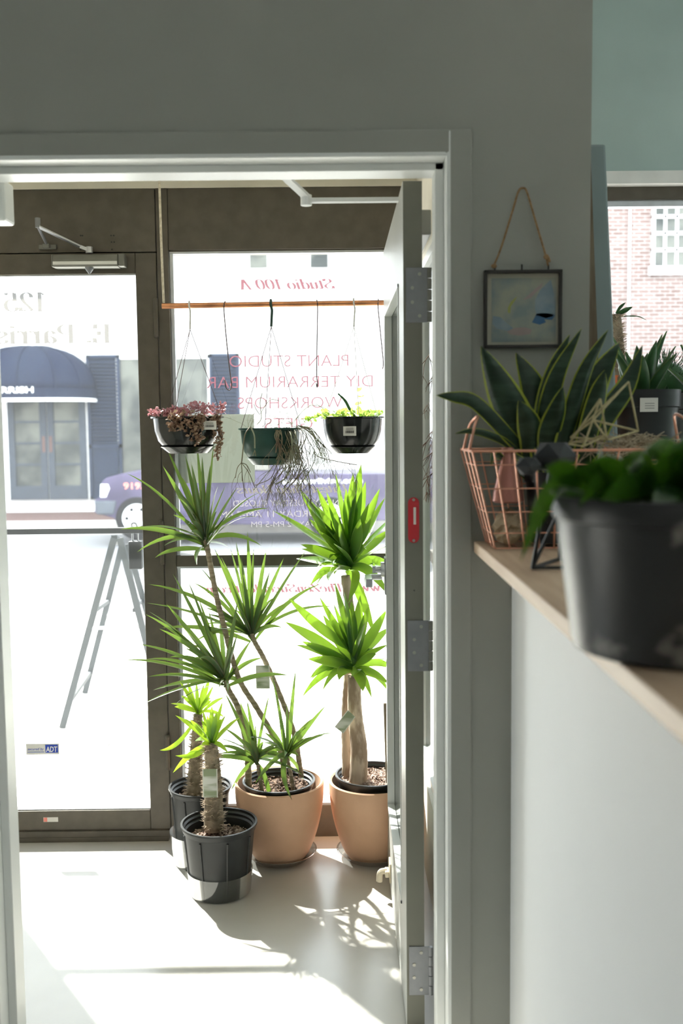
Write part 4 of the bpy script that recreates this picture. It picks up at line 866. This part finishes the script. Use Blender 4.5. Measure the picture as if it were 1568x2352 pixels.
for k in range(54):
    px, py = R(392, 468), R(948, 1008)
    if py > 985 and px < 415: continue
    if py > 995 and (px < 425 or px > 462): continue
    leaflets(brn, P(px, py, YR-r*.93-.012+max(0, (py-975))*.0006), 7, .013, .010)
for k in range(6): leaflets(brn, P(R(440, 460), 1006+k*3, YR-.105), 5, .010, .004)
for i in range(30):
    t = i/29; px = 500+4*math.sin(t*5)+R(-3, 3)-(6 if t < .3 else 0)*(1-t); leaflets(brn, P(px+4, 955+t*98, YR-.055), 6, .0115*(1.25-.4*t), .006)
for i in range(12): t = i/11; leaflets(brn, P(488+8*t, 958+t*58, YR-.085), 6, .010, .006)
brn.build('trailing_foliage', 'brownl', b1, smooth=True)
p = P(467, 987, YR-.12); barcode(b1, p.x, YR-.118, p.z, .043, .029)
# basket 2 (rhipsalis)
b2, c, zr = basket_root(622, 983, 1064, 'dark green hanging basket of tangled leafless rhipsalis, middle of the three')
r = .110; bowl(b2, c, r, zr-c.z, 'greenp'); hanger(b2, P(622, 700, YR).x, pipe_z(622), c, r*.97, zr, 'wire', 'dkhook', False, (.15, 2.9, 4.6), .075)
mb, mg = MB(), MB()
def twig(m_, p, d, ln, r_, depth, droop=.5):
    pts = [p]; q = p.copy(); dd = d.copy(); n = 5
    for i in range(n):
        dd = (dd+V((R(-.25, .25), R(-.25, .25), R(-.15, .1)-droop*.28))).normalized(); q = q+dd*ln/n
        if q.y > 3.585: q.y = 3.585
        pts.append(q.copy())
    m_.tube(pts, [r_*(1-.35*i/n) for i in range(n+1)], 4, cap=False)
    if depth > 0:
        for k in range(random.choice((2, 3))): twig(m_, q, (dd+V((R(-.8, .8), R(-.7, .7), R(-.5, .2)))).normalized(), ln*R(.4, .7), r_*.75, depth-1, droop)
def strand(m_, pts, r_, sub=3, Y=None):
    pth = smooth_path([P(*q) for q in pts], 5); m_.tube(pth, r_, 5, cap=False)
    for k in range(sub): i = random.randrange(len(pth)//3, len(pth)); twig(m_, pth[i], V((R(-.7, .7), R(-.6, .6), -R(.2, 1))).normalized(), R(.035, .07), r_*.7, 2)
F = YR-.105
strand(mb, [(575, 980, F+.02), (562, 1000, F), (556, 1050, F), (554, 1065, F)], .0022, 0)
for q in ((540, 1098), (556, 1105), (575, 1085), (585, 1120), (562, 1140)): strand(mb, [(554, 1063, F), ((554+q[0])/2+R(-2, 2), (1063+q[1])/2-6, F), (q[0], q[1], F-.01)], .0014, 1)
strand(mg, [(575, 980, F+.01), (584, 1000, F-.01), (585, 1030, F-.01)], .0026, 0)
for k in range(7): twig(mg, P(585, 1033, F-.01), V((R(-.35, .35), R(-.3, .3), -1)), .022, .0012, 0)
for k in range(9): strand(mb, [(R(630, 650), 982, F+.01), (R(628, 648), 1005, F-.012), (R(630, 655), R(1035, 1050), F-.005)], .0019, 1)
for k in range(26):
    x_ = R(650, 692); strand(random.choice((mb, mg)), [(x_, 982, F+R(.02, .14)), (x_+R(0, 25), 1000, F+R(-.02, .1)), (x_+R(-10, 45), R(1030, 1080), F+R(-.03, .12))], R(.0010, .0019), 3)
for k in range(12):
    x_ = R(670, 695); strand(mg, [(x_, 978, F+.05), (x_+R(20, 40), R(985, 1000), F+.05), (x_+R(40, 70), R(1020, 1060), F+.05)], .0012, 3)
strand(mb, [(683, 976, F+.03), (725, 995, F+.03), (750, 1035, F+.03), (757, 1062, F+.03)], .0012, 0)
strand(mb, [(720, 1040, F+.03), (733, 1050, F+.03), (775, 1060, F+.05), (820, 1068, F+.05)], .0014, 9)
for k in range(16):
    x_ = R(600, 720); strand(random.choice((mb, mb, mg)), [(x_+20, R(1055, 1075), F+.03), (x_+5, R(1085, 1100), F+.02), (x_-R(5, 30), R(1110, 1150), F+.02)], .0014, 3)
for k in range(5): strand(mb, [(R(690, 720), 1080, F+.05), (R(685, 720), 1120, F+.04), (R(690, 725), R(1150, 1185), F+.04)], .0011, 2)
for k in range(22): twig(mg, P(R(560, 690), 982, YR+R(-.08, .08)), V((R(-.7, .7), R(-.4, .3), R(.5, 1.2))).normalized(), R(.03, .07), .0009, 1, .2)
strand(mg, [(590, 975, YR), (600, 960, YR), (597, 925, YR), (602, 903, YR)], .0016, 0); strand(mg, [(597, 953, YR), (588, 940, YR), (583, 928, YR)], .0013, 0); strand(mg, [(598, 950, YR), (610, 930, YR), (622, 918, YR), (640, 920, YR)], .0013, 0)
strand(mg, [(665, 978, YR-.04), (700, 940, YR-.04), (725, 928, YR-.02), (755, 950, YR)], .0011, 0); strand(mg, [(670, 976, YR-.04), (705, 935, YR-.03), (740, 935, YR-.02), (770, 955, YR)], .0011, 0)
mb.build('brown_stems', 'rhip', b2, smooth=True); mg.build('pale_stems', 'rhipg', b2, smooth=True)
# basket 3
b3, c, zr = basket_root(810, 957, 1038, 'glossy black hanging basket with price label and short pale green cactus')
r = .110; bowl(b3, c, r, zr-c.z, 'gloss'); hanger(b3, P(812, 697, YR).x, pipe_z(812), c, r*.97, zr, 'wwhite', 'wwhite', True, (.6, 2.7, 4.9))
mb = MB()
for k in range(60):
    p = P(R(742, 880), R(945, 957), YR+R(-.07, .07)); leaflets(mb, p, 3, .017, .006)
for k in range(10): p = P(700+k*4.5, 968-k*1.8, YR-.06); leaflets(mb, p, 4, .014, .004)
for k in range(4): leaflets(mb, P(829+R(-2, 2), 895+k*16, YR), 2, .016, .002)
mb.build('foliage', 'xmas', b3, smooth=True)
MB().tube(smooth_path([P(815, 957, YR), P(803, 940, YR), P(792, 920, YR), P(776, 904, YR)]), [.004]*6+[.005]*7+[.004]*3+[.0028]*3, 8).build('green_stem', 'aloe', b3, smooth=True)
p = P(788, 1001, YR-.11); barcode(b3, p.x, YR-.108, p.z, .0435, .0315)
# empty wire S-hooks
for i, (pts, lab) in enumerate(((((516, 697), (514, 706), (518, 760), (525, 830), (530, 870), (532, 885), (527, 896), (519, 890), (516, 872)), 'long bare wire hook hanging on the rail between the left and middle baskets'),
                 (((727, 690), (729, 706), (728, 780), (727, 860), (729, 878), (728, 890), (726, 880)), 'straight bare wire hook hanging on the rail between the middle and right baskets'),
                 (((869, 691), (868, 706), (873, 760), (879, 820), (880, 838), (878, 848)), 'bare wire hook at the right end of the rail by the open door'))):
    q = [P(x, y, YR-.012) for x, y in pts]; q[0].y = YR; q[0].z = pipe_z(pts[0][0])+.0125
    q.insert(0, q[0]+V((0, .013, -.014)))
    tag(MB().tube(smooth_path(q, 5), .0019, 6).build('wire_hook', 'wire', smooth=True), lab, 'hook', 'empty wire hooks on the copper rail')

# ================================================================== PICTURE ON THE WALL
a, b = P(1111, 800, YW-.012), P(1291, 619, YW-.012)
pf = thing('picture_frame', ((a.x+b.x)/2, YW, a.z), 'small square black framed watercolour hanging by a jute cord on the wall', 'picture')
t = .007; f = MB(); f.box(a.x, a.x+t, YW-.016, YW-.002, a.z, b.z).box(b.x-t, b.x, YW-.016, YW-.002, a.z, b.z).box(a.x, b.x, YW-.016, YW-.002, a.z, a.z+t).box(a.x, b.x, YW-.016, YW-.002, b.z-t, b.z); f.build('frame', 'fmetal', pf, bev=.001)
M['mount'] = mat('cream_picture_mount', (.46, .44, .36), .8); M['art'] = mat('grey_green_wash', (.33, .34, .28), .9, c2=(.22, .27, .27), scale=18, lo=.4, hi=.6)
M['artb'] = mat('blue_wash', (.10, .18, .30), .9, c2=(.05, .13, .26), scale=30); M['artl'] = mat('pale_blue_wash', (.26, .32, .36), .9, c2=(.17, .25, .32), scale=25); M['artp'] = mat('pink_wash', (.36, .29, .28), .9, scale=20); M['arty'] = mat('olive_wash', (.34, .36, .12), .9)
MB().box(a.x+t, b.x-t, YW-.006, YW-.003, a.z+t, b.z-t).build('mount', 'mount', pf)
W_, H_ = b.x-a.x, b.z-a.z
pr = MB().box(a.x+.10*W_, b.x-.07*W_, YW-.0068, YW-.006, a.z+.08*H_, b.z-.10*H_).build('print', 'art', pf)
def wash(m, pts):
    f = MB(); f.prism([V((a.x+u*W_, YW-.0073, a.z+v_*H_)) for u, v_ in pts], (0, .0005, 0)); f.build('painted_shape', m, pr)
wash('artl', [(.66, .62), (.72, .74), (.86, .88), (.9, .7), (.92, .42), (.80, .38), (.68, .42), (.66, .5)])
wash('artb', [(.62, .33), (.68, .44), (.80, .45), (.92, .42), (.88, .36), (.78, .37), (.80, .33), (.72, .30)])
wash('artl', [(.12, .42), (.22, .40), (.30, .32), (.38, .26), (.32, .22), (.16, .26), (.11, .32)])
wash('artp', [(.30, .22), (.40, .26), (.52, .27), (.62, .24), (.60, .18), (.46, .16), (.34, .18)])
wash('artp', [(.50, .62), (.56, .67), (.66, .76), (.76, .84), (.74, .78), (.60, .64)])
wash('arty', [(.31, .52), (.35, .60), (.43, .67), (.40, .61), (.35, .54), (.34, .45), (.31, .46)])
if 0: wash('mount', [(.36, .56), (.44, .62), (.56, .60), (.62, .50), (.58, .38), (.46, .33), (.38, .38), (.35, .46)])
cd = MB(); pl = [P(1133, 612, YW-.01), P(1150, 570, YW-.01), P(1178, 480, YW-.008), P(1190, 440, YW-.008), P(1200, 432, YW-.008), P(1210, 442, YW-.008), P(1230, 510, YW-.008), P(1253, 588, YW-.01), P(1258, 610, YW-.01)]
cd.tube(smooth_path(pl, 5), .0022, 8); cd.sphere(P(1134, 611, YW-.012), .0065, 10, 6, .8); cd.sphere(P(1254, 590, YW-.012), .006); cd.tube([P(1258, 590, YW-.012), P(1262, 602, YW-.012)], .003, 6); cd.build('cord', 'jute', pf, smooth=True)
for px in (1136, 1198, 1259): q = P(px, 614, YW-.008); MB().tube([q+V((0, 0, -.008)), q+V((0, 0, .006))], .0018, 6).build('hanging_eye', 'fmetal', pf)

# ================================================================== COUNTER SHELF AND WHAT STANDS ON IT
SZ = 1.272
tag(MB().box(.303, .74, -1.2, YW-.001, SZ-.025, SZ).build('shelf_board', 'pine', bev=.002), 'pale pine board capping the white half wall on the right', 'shelf')
# copper wire basket
bx = dict(x0=.325, x1=.66, y0=2.04, y1=2.165); tx = dict(x0=.272, x1=.735, y0=1.99, y1=2.185); bzt = SZ+.205
wbk = thing('wire_basket', (.49, 2.1, SZ), 'flared copper wire basket filled with craft materials on the shelf under the picture', 'basket')
def lvl(t): return {k: bx[k]+(tx[k]-bx[k])*t for k in bx}, SZ+.003+(bzt-SZ-.003)*t
def loop(t):
    d, z = lvl(t); rr_ = .02; return [(d['x0'], d['y0'], z), (d['x1'], d['y0'], z), (d['x1'], d['y1'], z), (d['x0'], d['y1'], z), (d['x0'], d['y0'], z)]
f = MB()
for t in (.0, .16, .38, .62, .86): f.tube(loop(t), .0013, 6)
f.build('horizontal_wires', 'cwire', wbk); f = MB(); f.tube(loop(1), .0028, 8); f.build('rim', 'cwire', wbk)
f = MB(); d0, zz0 = lvl(0); d1_, zz1 = lvl(1)
for k in range(12): t = k/11; x_0 = d0['x0']+(d0['x1']-d0['x0'])*t; x_1 = d1_['x0']+(d1_['x1']-d1_['x0'])*t; f.tube([(x_0, d0['y0'], zz0), (x_1+R(-.003, .003), d1_['y0'], zz1)], .0019, 6); f.tube([(x_0, d0['y1'], zz0), (x_1, d1_['y1'], zz1)], .0019, 6)
for k in range(1, 3): t = k/3; y_0 = d0['y0']+(d0['y1']-d0['y0'])*t; y_1 = d1_['y0']+(d1_['y1']-d1_['y0'])*t; f.tube([(d0['x0'], y_0, zz0), (d1_['x0'], y_1, zz1)], .0019, 6); f.tube([(d0['x1'], y_0, zz0), (d1_['x1'], y_1, zz1)], .0019, 6)
for k in range(1, 7): x_ = d0['x0']+(d0['x1']-d0['x0'])*k/7; f.tube([(x_, d0['y0'], zz0), (x_, d0['y1'], zz0)], .0014, 5)
f.build('upright_wires', 'cwire', wbk)
for X_ in (tx['x0'], tx['x1']):
    s_ = 1 if X_ < .5 else -1
    MB().tube(smooth_path([(X_, 2.045, bzt), (X_+.012*s_, 2.05, bzt+.05), (X_+.022*s_, 2.075, bzt+.068), (X_+.022*s_, 2.105, bzt+.068), (X_+.012*s_, 2.13, bzt+.05), (X_, 2.135, bzt)]), .003, 8).build('handle', 'cwire', wbk, smooth=True)
# snake plant
SPY = 2.10; SPX = P(1258, 1060, SPY).x
sp = thing('snake_plant', (SPX, SPY, SZ+.008), 'yellow edged snake plant standing in the copper wire basket', 'potted plant')
MB().lathe((SPX, SPY, SZ+.008), [(.034, 0), (.046, .13), (.049, .13), (.049, .15), (.044, .15), (.038, .12)], 40).build('pot', 'nursery', sp, smooth='auto')
MB().lathe((SPX, SPY, SZ+.135), [(.001, .004), (.042, 0)], 30).build('soil', 'soil', sp)
def pleaf(mb, pts, wpx, Y, fold=.25, ys=None, peak=.45, basew=.4, tilt=0):
    ys = ys or [Y]*len(pts); pth = smooth_path([P(p[0], p[1], y) for p, y in zip(pts, ys)], 6)
    w_ = wpx/2287*Y/2; n = len(pth)-1
    mb.blade(pth, wprof(w_, n, peak, basew), fold, V((math.cos(tilt), R(-.3, .3), math.sin(tilt))))
mb = MB(); Y_ = SPY
for pts, wpx, dy, tl_ in (([(1225, 1062), (1195, 985), (1150, 890), (1104, 795)], 86, -.03, .5), ([(1215, 1058), (1165, 1000), (1090, 925), (1040, 912), (1002, 908)], 34, -.05, 1.2), ([(1215, 1070), (1165, 1020), (1120, 998), (1080, 990), (1045, 996)], 18, -.06, 1.4),
      ([(1245, 1060), (1240, 960), (1218, 880), (1184, 810)], 72, .03, .1), ([(1250, 1062), (1255, 960), (1280, 860), (1336, 753)], 46, -.02, -.3), ([(1245, 1062), (1246, 950), (1270, 850), (1308, 768)], 46, .02, -.3),
      ([(1290, 1062), (1320, 970), (1370, 870), (1422, 785)], 76, .02, -.6), ([(1280, 1062), (1310, 960), (1345, 850), (1396, 757)], 44, -.02, -.2), ([(1345, 1050), (1385, 960), (1440, 880), (1475, 793)], 54, .03, -.5),
      ([(1262, 1062), (1262, 1000), (1280, 940), (1292, 888)], 56, -.04, -.1), ([(1210, 1062), (1175, 1000), (1150, 960), (1135, 880)], 60, .03, .3), ([(1170, 1065), (1148, 1050), (1135, 1040), (1127, 1068)], 16, -.05, .2),
      ([(1225, 1062), (1222, 1000), (1210, 960), (1190, 920)], 62, -.05, .3), ([(1330, 1062), (1355, 980), (1375, 900), (1388, 850)], 50, -.03, -.1), ([(1195, 1040), (1185, 1048), (1200, 1055), (1216, 1070)], 12, -.08, 1.2)):
    base = P(pts[0][0], pts[0][1], Y_); b0 = V((SPX+(base.x-SPX)*.45, SPY, SZ+.135)); 
    ys = [Y_+dy*k/(len(pts)-1) for k in range(len(pts))]
    pth = smooth_path([b0]+[P(p[0], p[1], y) for p, y in zip(pts, ys)], 6); n = len(pth)-1
    mb.blade(pth, wprof(wpx/2287*Y_/2, n, .55, .35), .22, V((math.cos(tl_), R(-.25, .25), math.sin(tl_))))
mb.build('leaves', 'snake', sp, smooth=True, solid=.0015)
# copper cone bottle
p = P(1166, 1150, 2.09); cb_ = thing('bottle', (p.x, 2.09, SZ+.09), 'rose copper cone shaped bottle inside the wire basket', 'bottle')
kz = SZ+.005
MB().lathe((p.x, 2.09, p.z-.004), [(.028, 0), (.033, .004), (.031, .02), (.018, .075), (.012, .10), (.009, .112), (.001, .116)], 32).build('body', 'rose', cb_, smooth='auto')
MB().lathe((p.x, 2.09, p.z+.100), [(.013, 0), (.014, .006), (.011, .012)], 24).build('collar', 'rose', cb_, smooth='auto'); cb_.location.z = cb_.location.z
# crumpled kraft paper
def crumple(c, sx, sy, sz_, n=9, seed=1):
    random.seed(seed); mb = MB(); N = 14
    for i in range(N+1):
        ph = math.pi*i/N
        for j in range(20):
            th = 2*math.pi*j/20; k = R(.78, 1.12); mb.v.append(V(c)+V((sx*math.sin(ph)*math.cos(th)*k, sy*math.sin(ph)*math.sin(th)*k, sz_*(1-math.cos(ph))/2*R(.9, 1.05))))
    for i in range(N):
        for j in range(20): a = i*20+j; b = i*20+(j+1) % 20; mb.face([a, b, b+20, a+20])
    return mb
kp = crumple((.362, 2.10, SZ+.004), .034, .042, .075, seed=3).build('kraft_paper', 'kraft'); tag(kp, 'crumpled brown kraft paper at the left bottom of the wire basket', 'paper')
rf = crumple((.592, 2.10, SZ+.004), .078, .05, .185, seed=5).build('tissue_paper', 'paper'); tag(rf, 'crumpled white tissue paper filling the right of the wire basket', 'paper')
random.seed(11)
mb = MB()
for k in range(170):
    c = V((R(.50, .72), R(2.02, 2.17), SZ+.19+R(0, .035))); d = V((R(-1, 1), R(-.6, .6), R(-.35, .35))).normalized(); l_ = R(.02, .05)
    mb.tube(smooth_path([c-d*l_, c+V((0, 0, R(0, .012))), c+d*l_], 3), R(.0008, .0016), 4, cap=False)
o = mb.build('raffia', 'raffia'); tag(o, 'tangled tan raffia straw on top of the wire basket', 'raffia'); o['kind'] = 'stuff'
# straw himmeli ornaments
def straws(name, nodes, edges, label):
    f = MB()
    for a, b in edges: f.tube([P(*nodes[a]), P(*nodes[b])], .0021, 6)
    tag(f.build(name, 'straw'), label, 'ornament', 'straw ornaments on the wire basket')
straws('straw_ornament', [(1310, 1005, 2.03), (1443, 877, 2.03), (1465, 990, 2.03), (1395, 1010, 1.97), (1362, 965, 1.98)], [(0, 1), (1, 2), (0, 3), (3, 2), (4, 1), (4, 2), (4, 0), (4, 3)], 'tall straw geometric ornament leaning on the wire basket beside the snake plant')
straws('straw_ornament', [(1306, 1020, 2.0), (1378, 916, 1.99), (1392, 1000, 1.98), (1340, 1025, 1.95)], [(0, 1), (1, 2), (0, 3), (3, 2), (1, 3), (0, 2)], 'shorter straw geometric ornament resting on the wire basket')
# black geometric candle stand
gb = thing('geometric_lantern', tuple(P(1270, 1320, 1.74)), 'black geometric wire stand with dark faceted top on the shelf behind the big pot', 'lantern')
gb.location.z = SZ; q0 = P(1222, 1322, 1.735); q1 = P(1350, 1322, 1.735); q2 = P(1285, 1278, 1.85); zb_ = SZ+.003
q0.z = q1.z = q2.z = zb_+.003; t0, t1, t2 = P(1262, 1085, 1.74), P(1325, 1085, 1.74), P(1290, 1080, 1.80)
f = MB()
for u_, v_ in ((q0, q1), (q1, q2), (q2, q0), (q0, t0), (q1, t1), (q2, t2), (t0, t1), (t1, t2), (t2, t0), (q0, t1)): f.tube([u_, v_], .0035, 6)
f.build('frame', 'blackm', gb)
def poly_facets(c, r, sq=.8, n=5):
    mb = MB(); c = V(c); top = [c+V((r*.62*math.cos(a), r*.62*math.sin(a), r*.75*sq)) for a in [2*math.pi*k/n+.3 for k in range(n)]]; mid_ = [c+V((r*math.cos(a), r*math.sin(a), 0)) for a in [2*math.pi*k/n+.3+math.pi/n for k in range(n)]]; bot = [c+V((r*.5*math.cos(a), r*.5*math.sin(a), -r*.8*sq)) for a in [2*math.pi*k/n+.3 for k in range(n)]]
    mb.v += top+mid_+bot; mb.face(list(range(n)))
    for k in range(n):
        m_ = (k+1) % n; mb.face([k, n+k, m_]); mb.face([n+k, n+m_, m_]); mb.face([n+k, 2*n+m_, n+m_]); mb.face([2*n+k, 2*n+m_, n+k])
    mb.face([2*n+k for k in range(n)][::-1]); return mb
p = P(1272, 1048, 1.75); poly_facets(p, .040).build('faceted_top', 'slate', gb)
p = P(1212, 1070, 1.72); poly_facets(p, .024).build('faceted_bud', 'slate', gb)
MB().tube([P(1212, 1070, 1.72), P(1262, 1075, 1.745)], .005, 6).build('arm', 'blackm', gb)
# big near pot
NC = V((.387, 1.12, SZ))
np_ = thing('potted_pothos', NC, 'large scuffed black pot of trailing pothos at the near end of the shelf', 'potted plant')
MB().lathe(NC, [(.106, 0), (.116, .004), (.119, .014), (.134, .13), (.136, .150), (.141, .153), (.143, .174), (.141, .178), (.135, .178), (.131, .14), (.11, .02)], 72).build('pot', 'oldpot', np_, smooth='auto')
MB().lathe(NC+V((0, 0, .145)), [(.001, .006), (.128, 0)], 40).build('soil', 'soil', np_)
mb = MB()
def heart(mb, b, t, w_, up_=V((0, 0, 1)), sag=.15, tilt=None):
    b, t = V(b), V(t); l_ = (t-b).length; c = (b+t)/2+up_*l_*sag; pth = bez(b, t, c, 9); pf_ = [w_*k for k in (.15, .62, .92, 1.0, .97, .86, .68, .46, .22, .01)]
    mb.blade(pth, pf_, .18, tilt)
for b, t, w_ in (((1290, 1085), (1195, 1290), 46), ((1420, 1130), (1260, 1105), 70), ((1450, 1130), (1330, 1075), 90), ((1480, 1100), (1560, 1180), 90), ((1560, 1090), (1440, 1215), 60), ((1500, 1080), (1420, 1060), 60), ((1560, 1060), (1480, 1035), 70), ((1350, 1110), (1290, 1160), 34), ((1400, 1100), (1330, 1165), 50), ((1550, 1120), (1500, 1200), 60), ((1600, 1060), (1530, 1045), 80), ((1380, 1120), (1420, 1060), 60), ((1330, 1120), (1250, 1075), 60), ((1470, 1130), (1380, 1150), 70), ((1620, 1120), (1570, 1180), 80), ((1440, 1100), (1530, 1130), 90)):
    Y = R(1.0, 1.18); Bq, Tq = P(*b, Y+.04), P(*t, Y-.03)
    if b == (1290, 1085): Bq, Tq = P(*b, 1.10), P(*t, 1.12)
    heart(mb, Bq, Tq, w_/2287*1.05/2, tilt=V((1, R(-.4, .4), R(-.5, .5))) if abs(t[0]-b[0]) < 60 else V((R(-.3, .3), -.5, 1)) if w_ != 46 else V((1, 0, .3)))
for k in range(60):
    a = R(0, 6.28); q = R(.02, .12); bb_ = NC+V((q*math.cos(a), q*math.sin(a), .16)); tt = bb_+V((R(-.06, .06), R(-.06, .06), R(.0, .08))); heart(mb, bb_, tt, R(.016, .028), tilt=V((R(-1, 1), R(-1, 1), R(-.2, .2))).normalized())
mb.build('leaves', 'pothos', np_, smooth=True)
f = MB(); f.tube(smooth_path([NC+V((-.04, 0, .15)), P(1330, 1095, 1.08), P(1290, 1085, 1.10)]), .0025, 6); f.tube(smooth_path([NC+V((-.05, 0, .15)), P(1310, 1125, 1.03), P(1268, 1130, 1.02)]), .0022, 6)
for k in range(8): f.tube(smooth_path([NC+V((R(-.08, .08), R(-.08, .08), .148)), NC+V((R(-.1, .1), R(-.1, .1), .18)), NC+V((R(-.1, .12), R(-.1, .1), .205))]), .002, 6)
f.build('vines', 'pothos', np_, smooth=True)

# ================================================================== DISPLAY AREA BY THE RIGHT WINDOW
BZ = 1.36
bn = thing('display_bench', (1.35, 2.85, 0), 'wooden plant bench by the right hand window carrying black pots', 'bench')
MB().box(.66, 2.1, 2.5, 3.2, BZ-.03, BZ).build('bench_top', 'oldwood', bn)
for x_ in (.70, 2.06):
    for y_ in (2.54, 3.16): MB().box(x_-.03, x_+.03, y_-.03, y_+.03, 0, BZ-.03).build('leg', 'oldwood', bn)
def rosette(mb, c, n, L, w_, el=(.5, 1.4), sp_=.02):
    for k in range(n):
        a = k*2.4+R(-.2, .2); e_ = R(*el); d = V((math.cos(a)*math.cos(e_), math.sin(a)*math.cos(e_), math.sin(e_))); b_ = V(c)+V((math.cos(a), math.sin(a), 0))*sp_; t_e = b_+d*L*R(.75, 1.1)
        mb.blade(bez(b_, t_e, (b_+t_e)/2+V((0, 0, .0))+V((math.cos(a), math.sin(a), 0))*-.01, 7), wprof(w_, 7, .3, .8), .5, V((-math.sin(a), math.cos(a), 0)))
def bpot(px, Y, r, h, label, n, L, w_, m='nursery', lm='aloe', el=(.6, 1.45), name='potted_succulent'):
    c = V((P(px, 979, Y).x, Y, BZ)); o = thing(name, c, label, 'potted plant')
    MB().lathe(c, [(r*.78, 0), (r*.95, h*.82), (r, h*.83), (r, h), (r-.008, h), (r*.88, h*.8)], 48).build('pot', m, o, smooth='auto')
    MB().lathe(c+V((0, 0, h*.88)), [(.001, .004), (r*.9, 0)], 30).build('soil', 'soil', o)
    mb = MB(); rosette(mb, c+V((0, 0, h*.88)), n, L, w_, el, r*.25); mb.build('leaves', lm, o, smooth=True, solid=.003); return o, c
o, c = bpot(1470, 2.62, .10, .255, 'dark potted snake plant on the bench with a small white label on its pot', 16, .17, .020)
p = P(1470, 946, 2.515); l = MB().box(p.x, p.x+.045, 2.517, 2.519, p.z, p.z+.035).build('price_label', 'label', o); lm = MB(); [lm.box(p.x+.012, p.x+.036, 2.5165, 2.517, p.z+.008+k*.006, p.z+.010+k*.006) for k in range(3)]; lm.build('label_print', 'stone', l)
o, c = bpot(1625, 2.76, .095, .25, 'aloe in a black pot at the right edge of the bench', 14, .17, .02)
o, c = bpot(1528, 2.98, .08, .26, 'dense bushy cactus behind the black pots on the bench', 10, .10, .010)
mb = MB()
for k in range(420):
    a, e_ = R(0, 6.28), R(-.1, 1.5); d = V((math.cos(a)*math.cos(e_), math.sin(a)*math.cos(e_), math.sin(e_))); q = c+V((0, 0, .29))+d*R(.03, .085); mb.tube([q, q+d*.02+V((R(-.01, .01), R(-.01, .01), .004))], [.0012, .0003], 4, cap=False)
mb.build('spines', 'aloe', o); MB().sphere(c+V((0, 0, .285)), .065, 20, 12).build('stem', 'aloe', o, smooth=True)
# spiny column cactus-like trunk
c = V((P(1420, 979, 2.95).x, 2.95, BZ)); o = thing('potted_pachypodium', c, 'dark spiny columnar plant with two leaves beside the leaning blue board', 'potted plant')
MB().lathe(c, [(.06, 0), (.075, .16), (.078, .18), (.07, .18), (.06, .15)], 40).build('pot', 'nursery', o, smooth='auto')
spiny(o, [(1420, 960, 2.95), (1418, 860, 2.95), (1416, 780, 2.95), (1414, 722, 2.95)], .030, .014)
mb = MB(); pleaf(mb, [(1414, 720), (1425, 705), (1436, 695)], 7, 2.95); pleaf(mb, [(1416, 722), (1435, 713), (1452, 705)], 11, 2.95); pleaf(mb, [(1420, 728), (1440, 726), (1465, 727), (1484, 735)], 2.5, 2.95); mb.build('leaves', 'aloe', o, smooth=True, solid=.001)
# orange pot
q = P(1405, 868, 2.5); c = V((P(1402, 979, 2.53).x-.012, 2.535, BZ))
tag(MB().lathe(c, [(.022, 0), (.028, .285), (.031, .29), (.026, .29), (.020, .01)], 32).build('orange_vase', 'orange', smooth='auto'), 'tall narrow orange vase behind the snake plant leaves', 'vase')
# leaning boards
f = MB(); ta, tb = P(1340, 330, 2.41), P(1391, 330, 2.41); ba = P(1410, 780, 2.41); sl = (ba.x-tb.x)/(tb.z-ba.z)
f.hexa([(.575+sl*tb.z-.0, 2.41, 0), (tb.x+sl*tb.z, 2.41, 0), (tb.x+sl*tb.z, 2.44, 0), (.575+sl*tb.z, 2.44, 0)], [(.575, 2.41, tb.z), (tb.x, 2.41, tb.z), (tb.x, 2.44, tb.z), (.575, 2.44, tb.z)])
tag(f.build('leaning_board', 'bluegrey', bev=.006), 'tall blue grey painted board leaning at the wall corner', 'board')
ta = P(1353, 340, 2.37); ba = P(1370, 800, 2.37); sl = (ba.x-ta.x)/(ta.z-ba.z)
f = MB(); f.hexa([(.56+sl*.1, 2.36, 0), (ta.x+sl*ta.z, 2.36, 0), (ta.x+sl*ta.z, 2.38, 0), (.56+sl*.1, 2.38, 0)], [(.56, 2.36, ta.z), (ta.x, 2.36, ta.z), (ta.x, 2.38, ta.z), (.56, 2.38, ta.z)])
tag(f.build('leaning_plank', 'oldwood'), 'weathered brown wooden plank leaning between the wall corner and the blue board', 'plank')
# dry vine behind the side light
dv = MB(); 
for k in range(60):
    p = V((.40+R(-.03, .05), R(3.2, 3.5), R(1.35, 1.85))); twig(dv, p, V((R(-1, 1), R(-1, 1), R(-1, .3))).normalized(), .12, .002, 2)
for k in range(4): dv.tube(smooth_path([(.42+R(-.03, .03), 3.35+R(-.1, .1), 2.395), (.41+R(-.03, .03), 3.35+R(-.1, .1), 1.8), (.42, 3.35+R(-.1, .1), 1.3)], 5), .0035, 6)
tag(dv.build('dried_vine', 'bark', smooth=True), 'dried brown vine hanging behind the side window beyond the open door', 'dried plant')
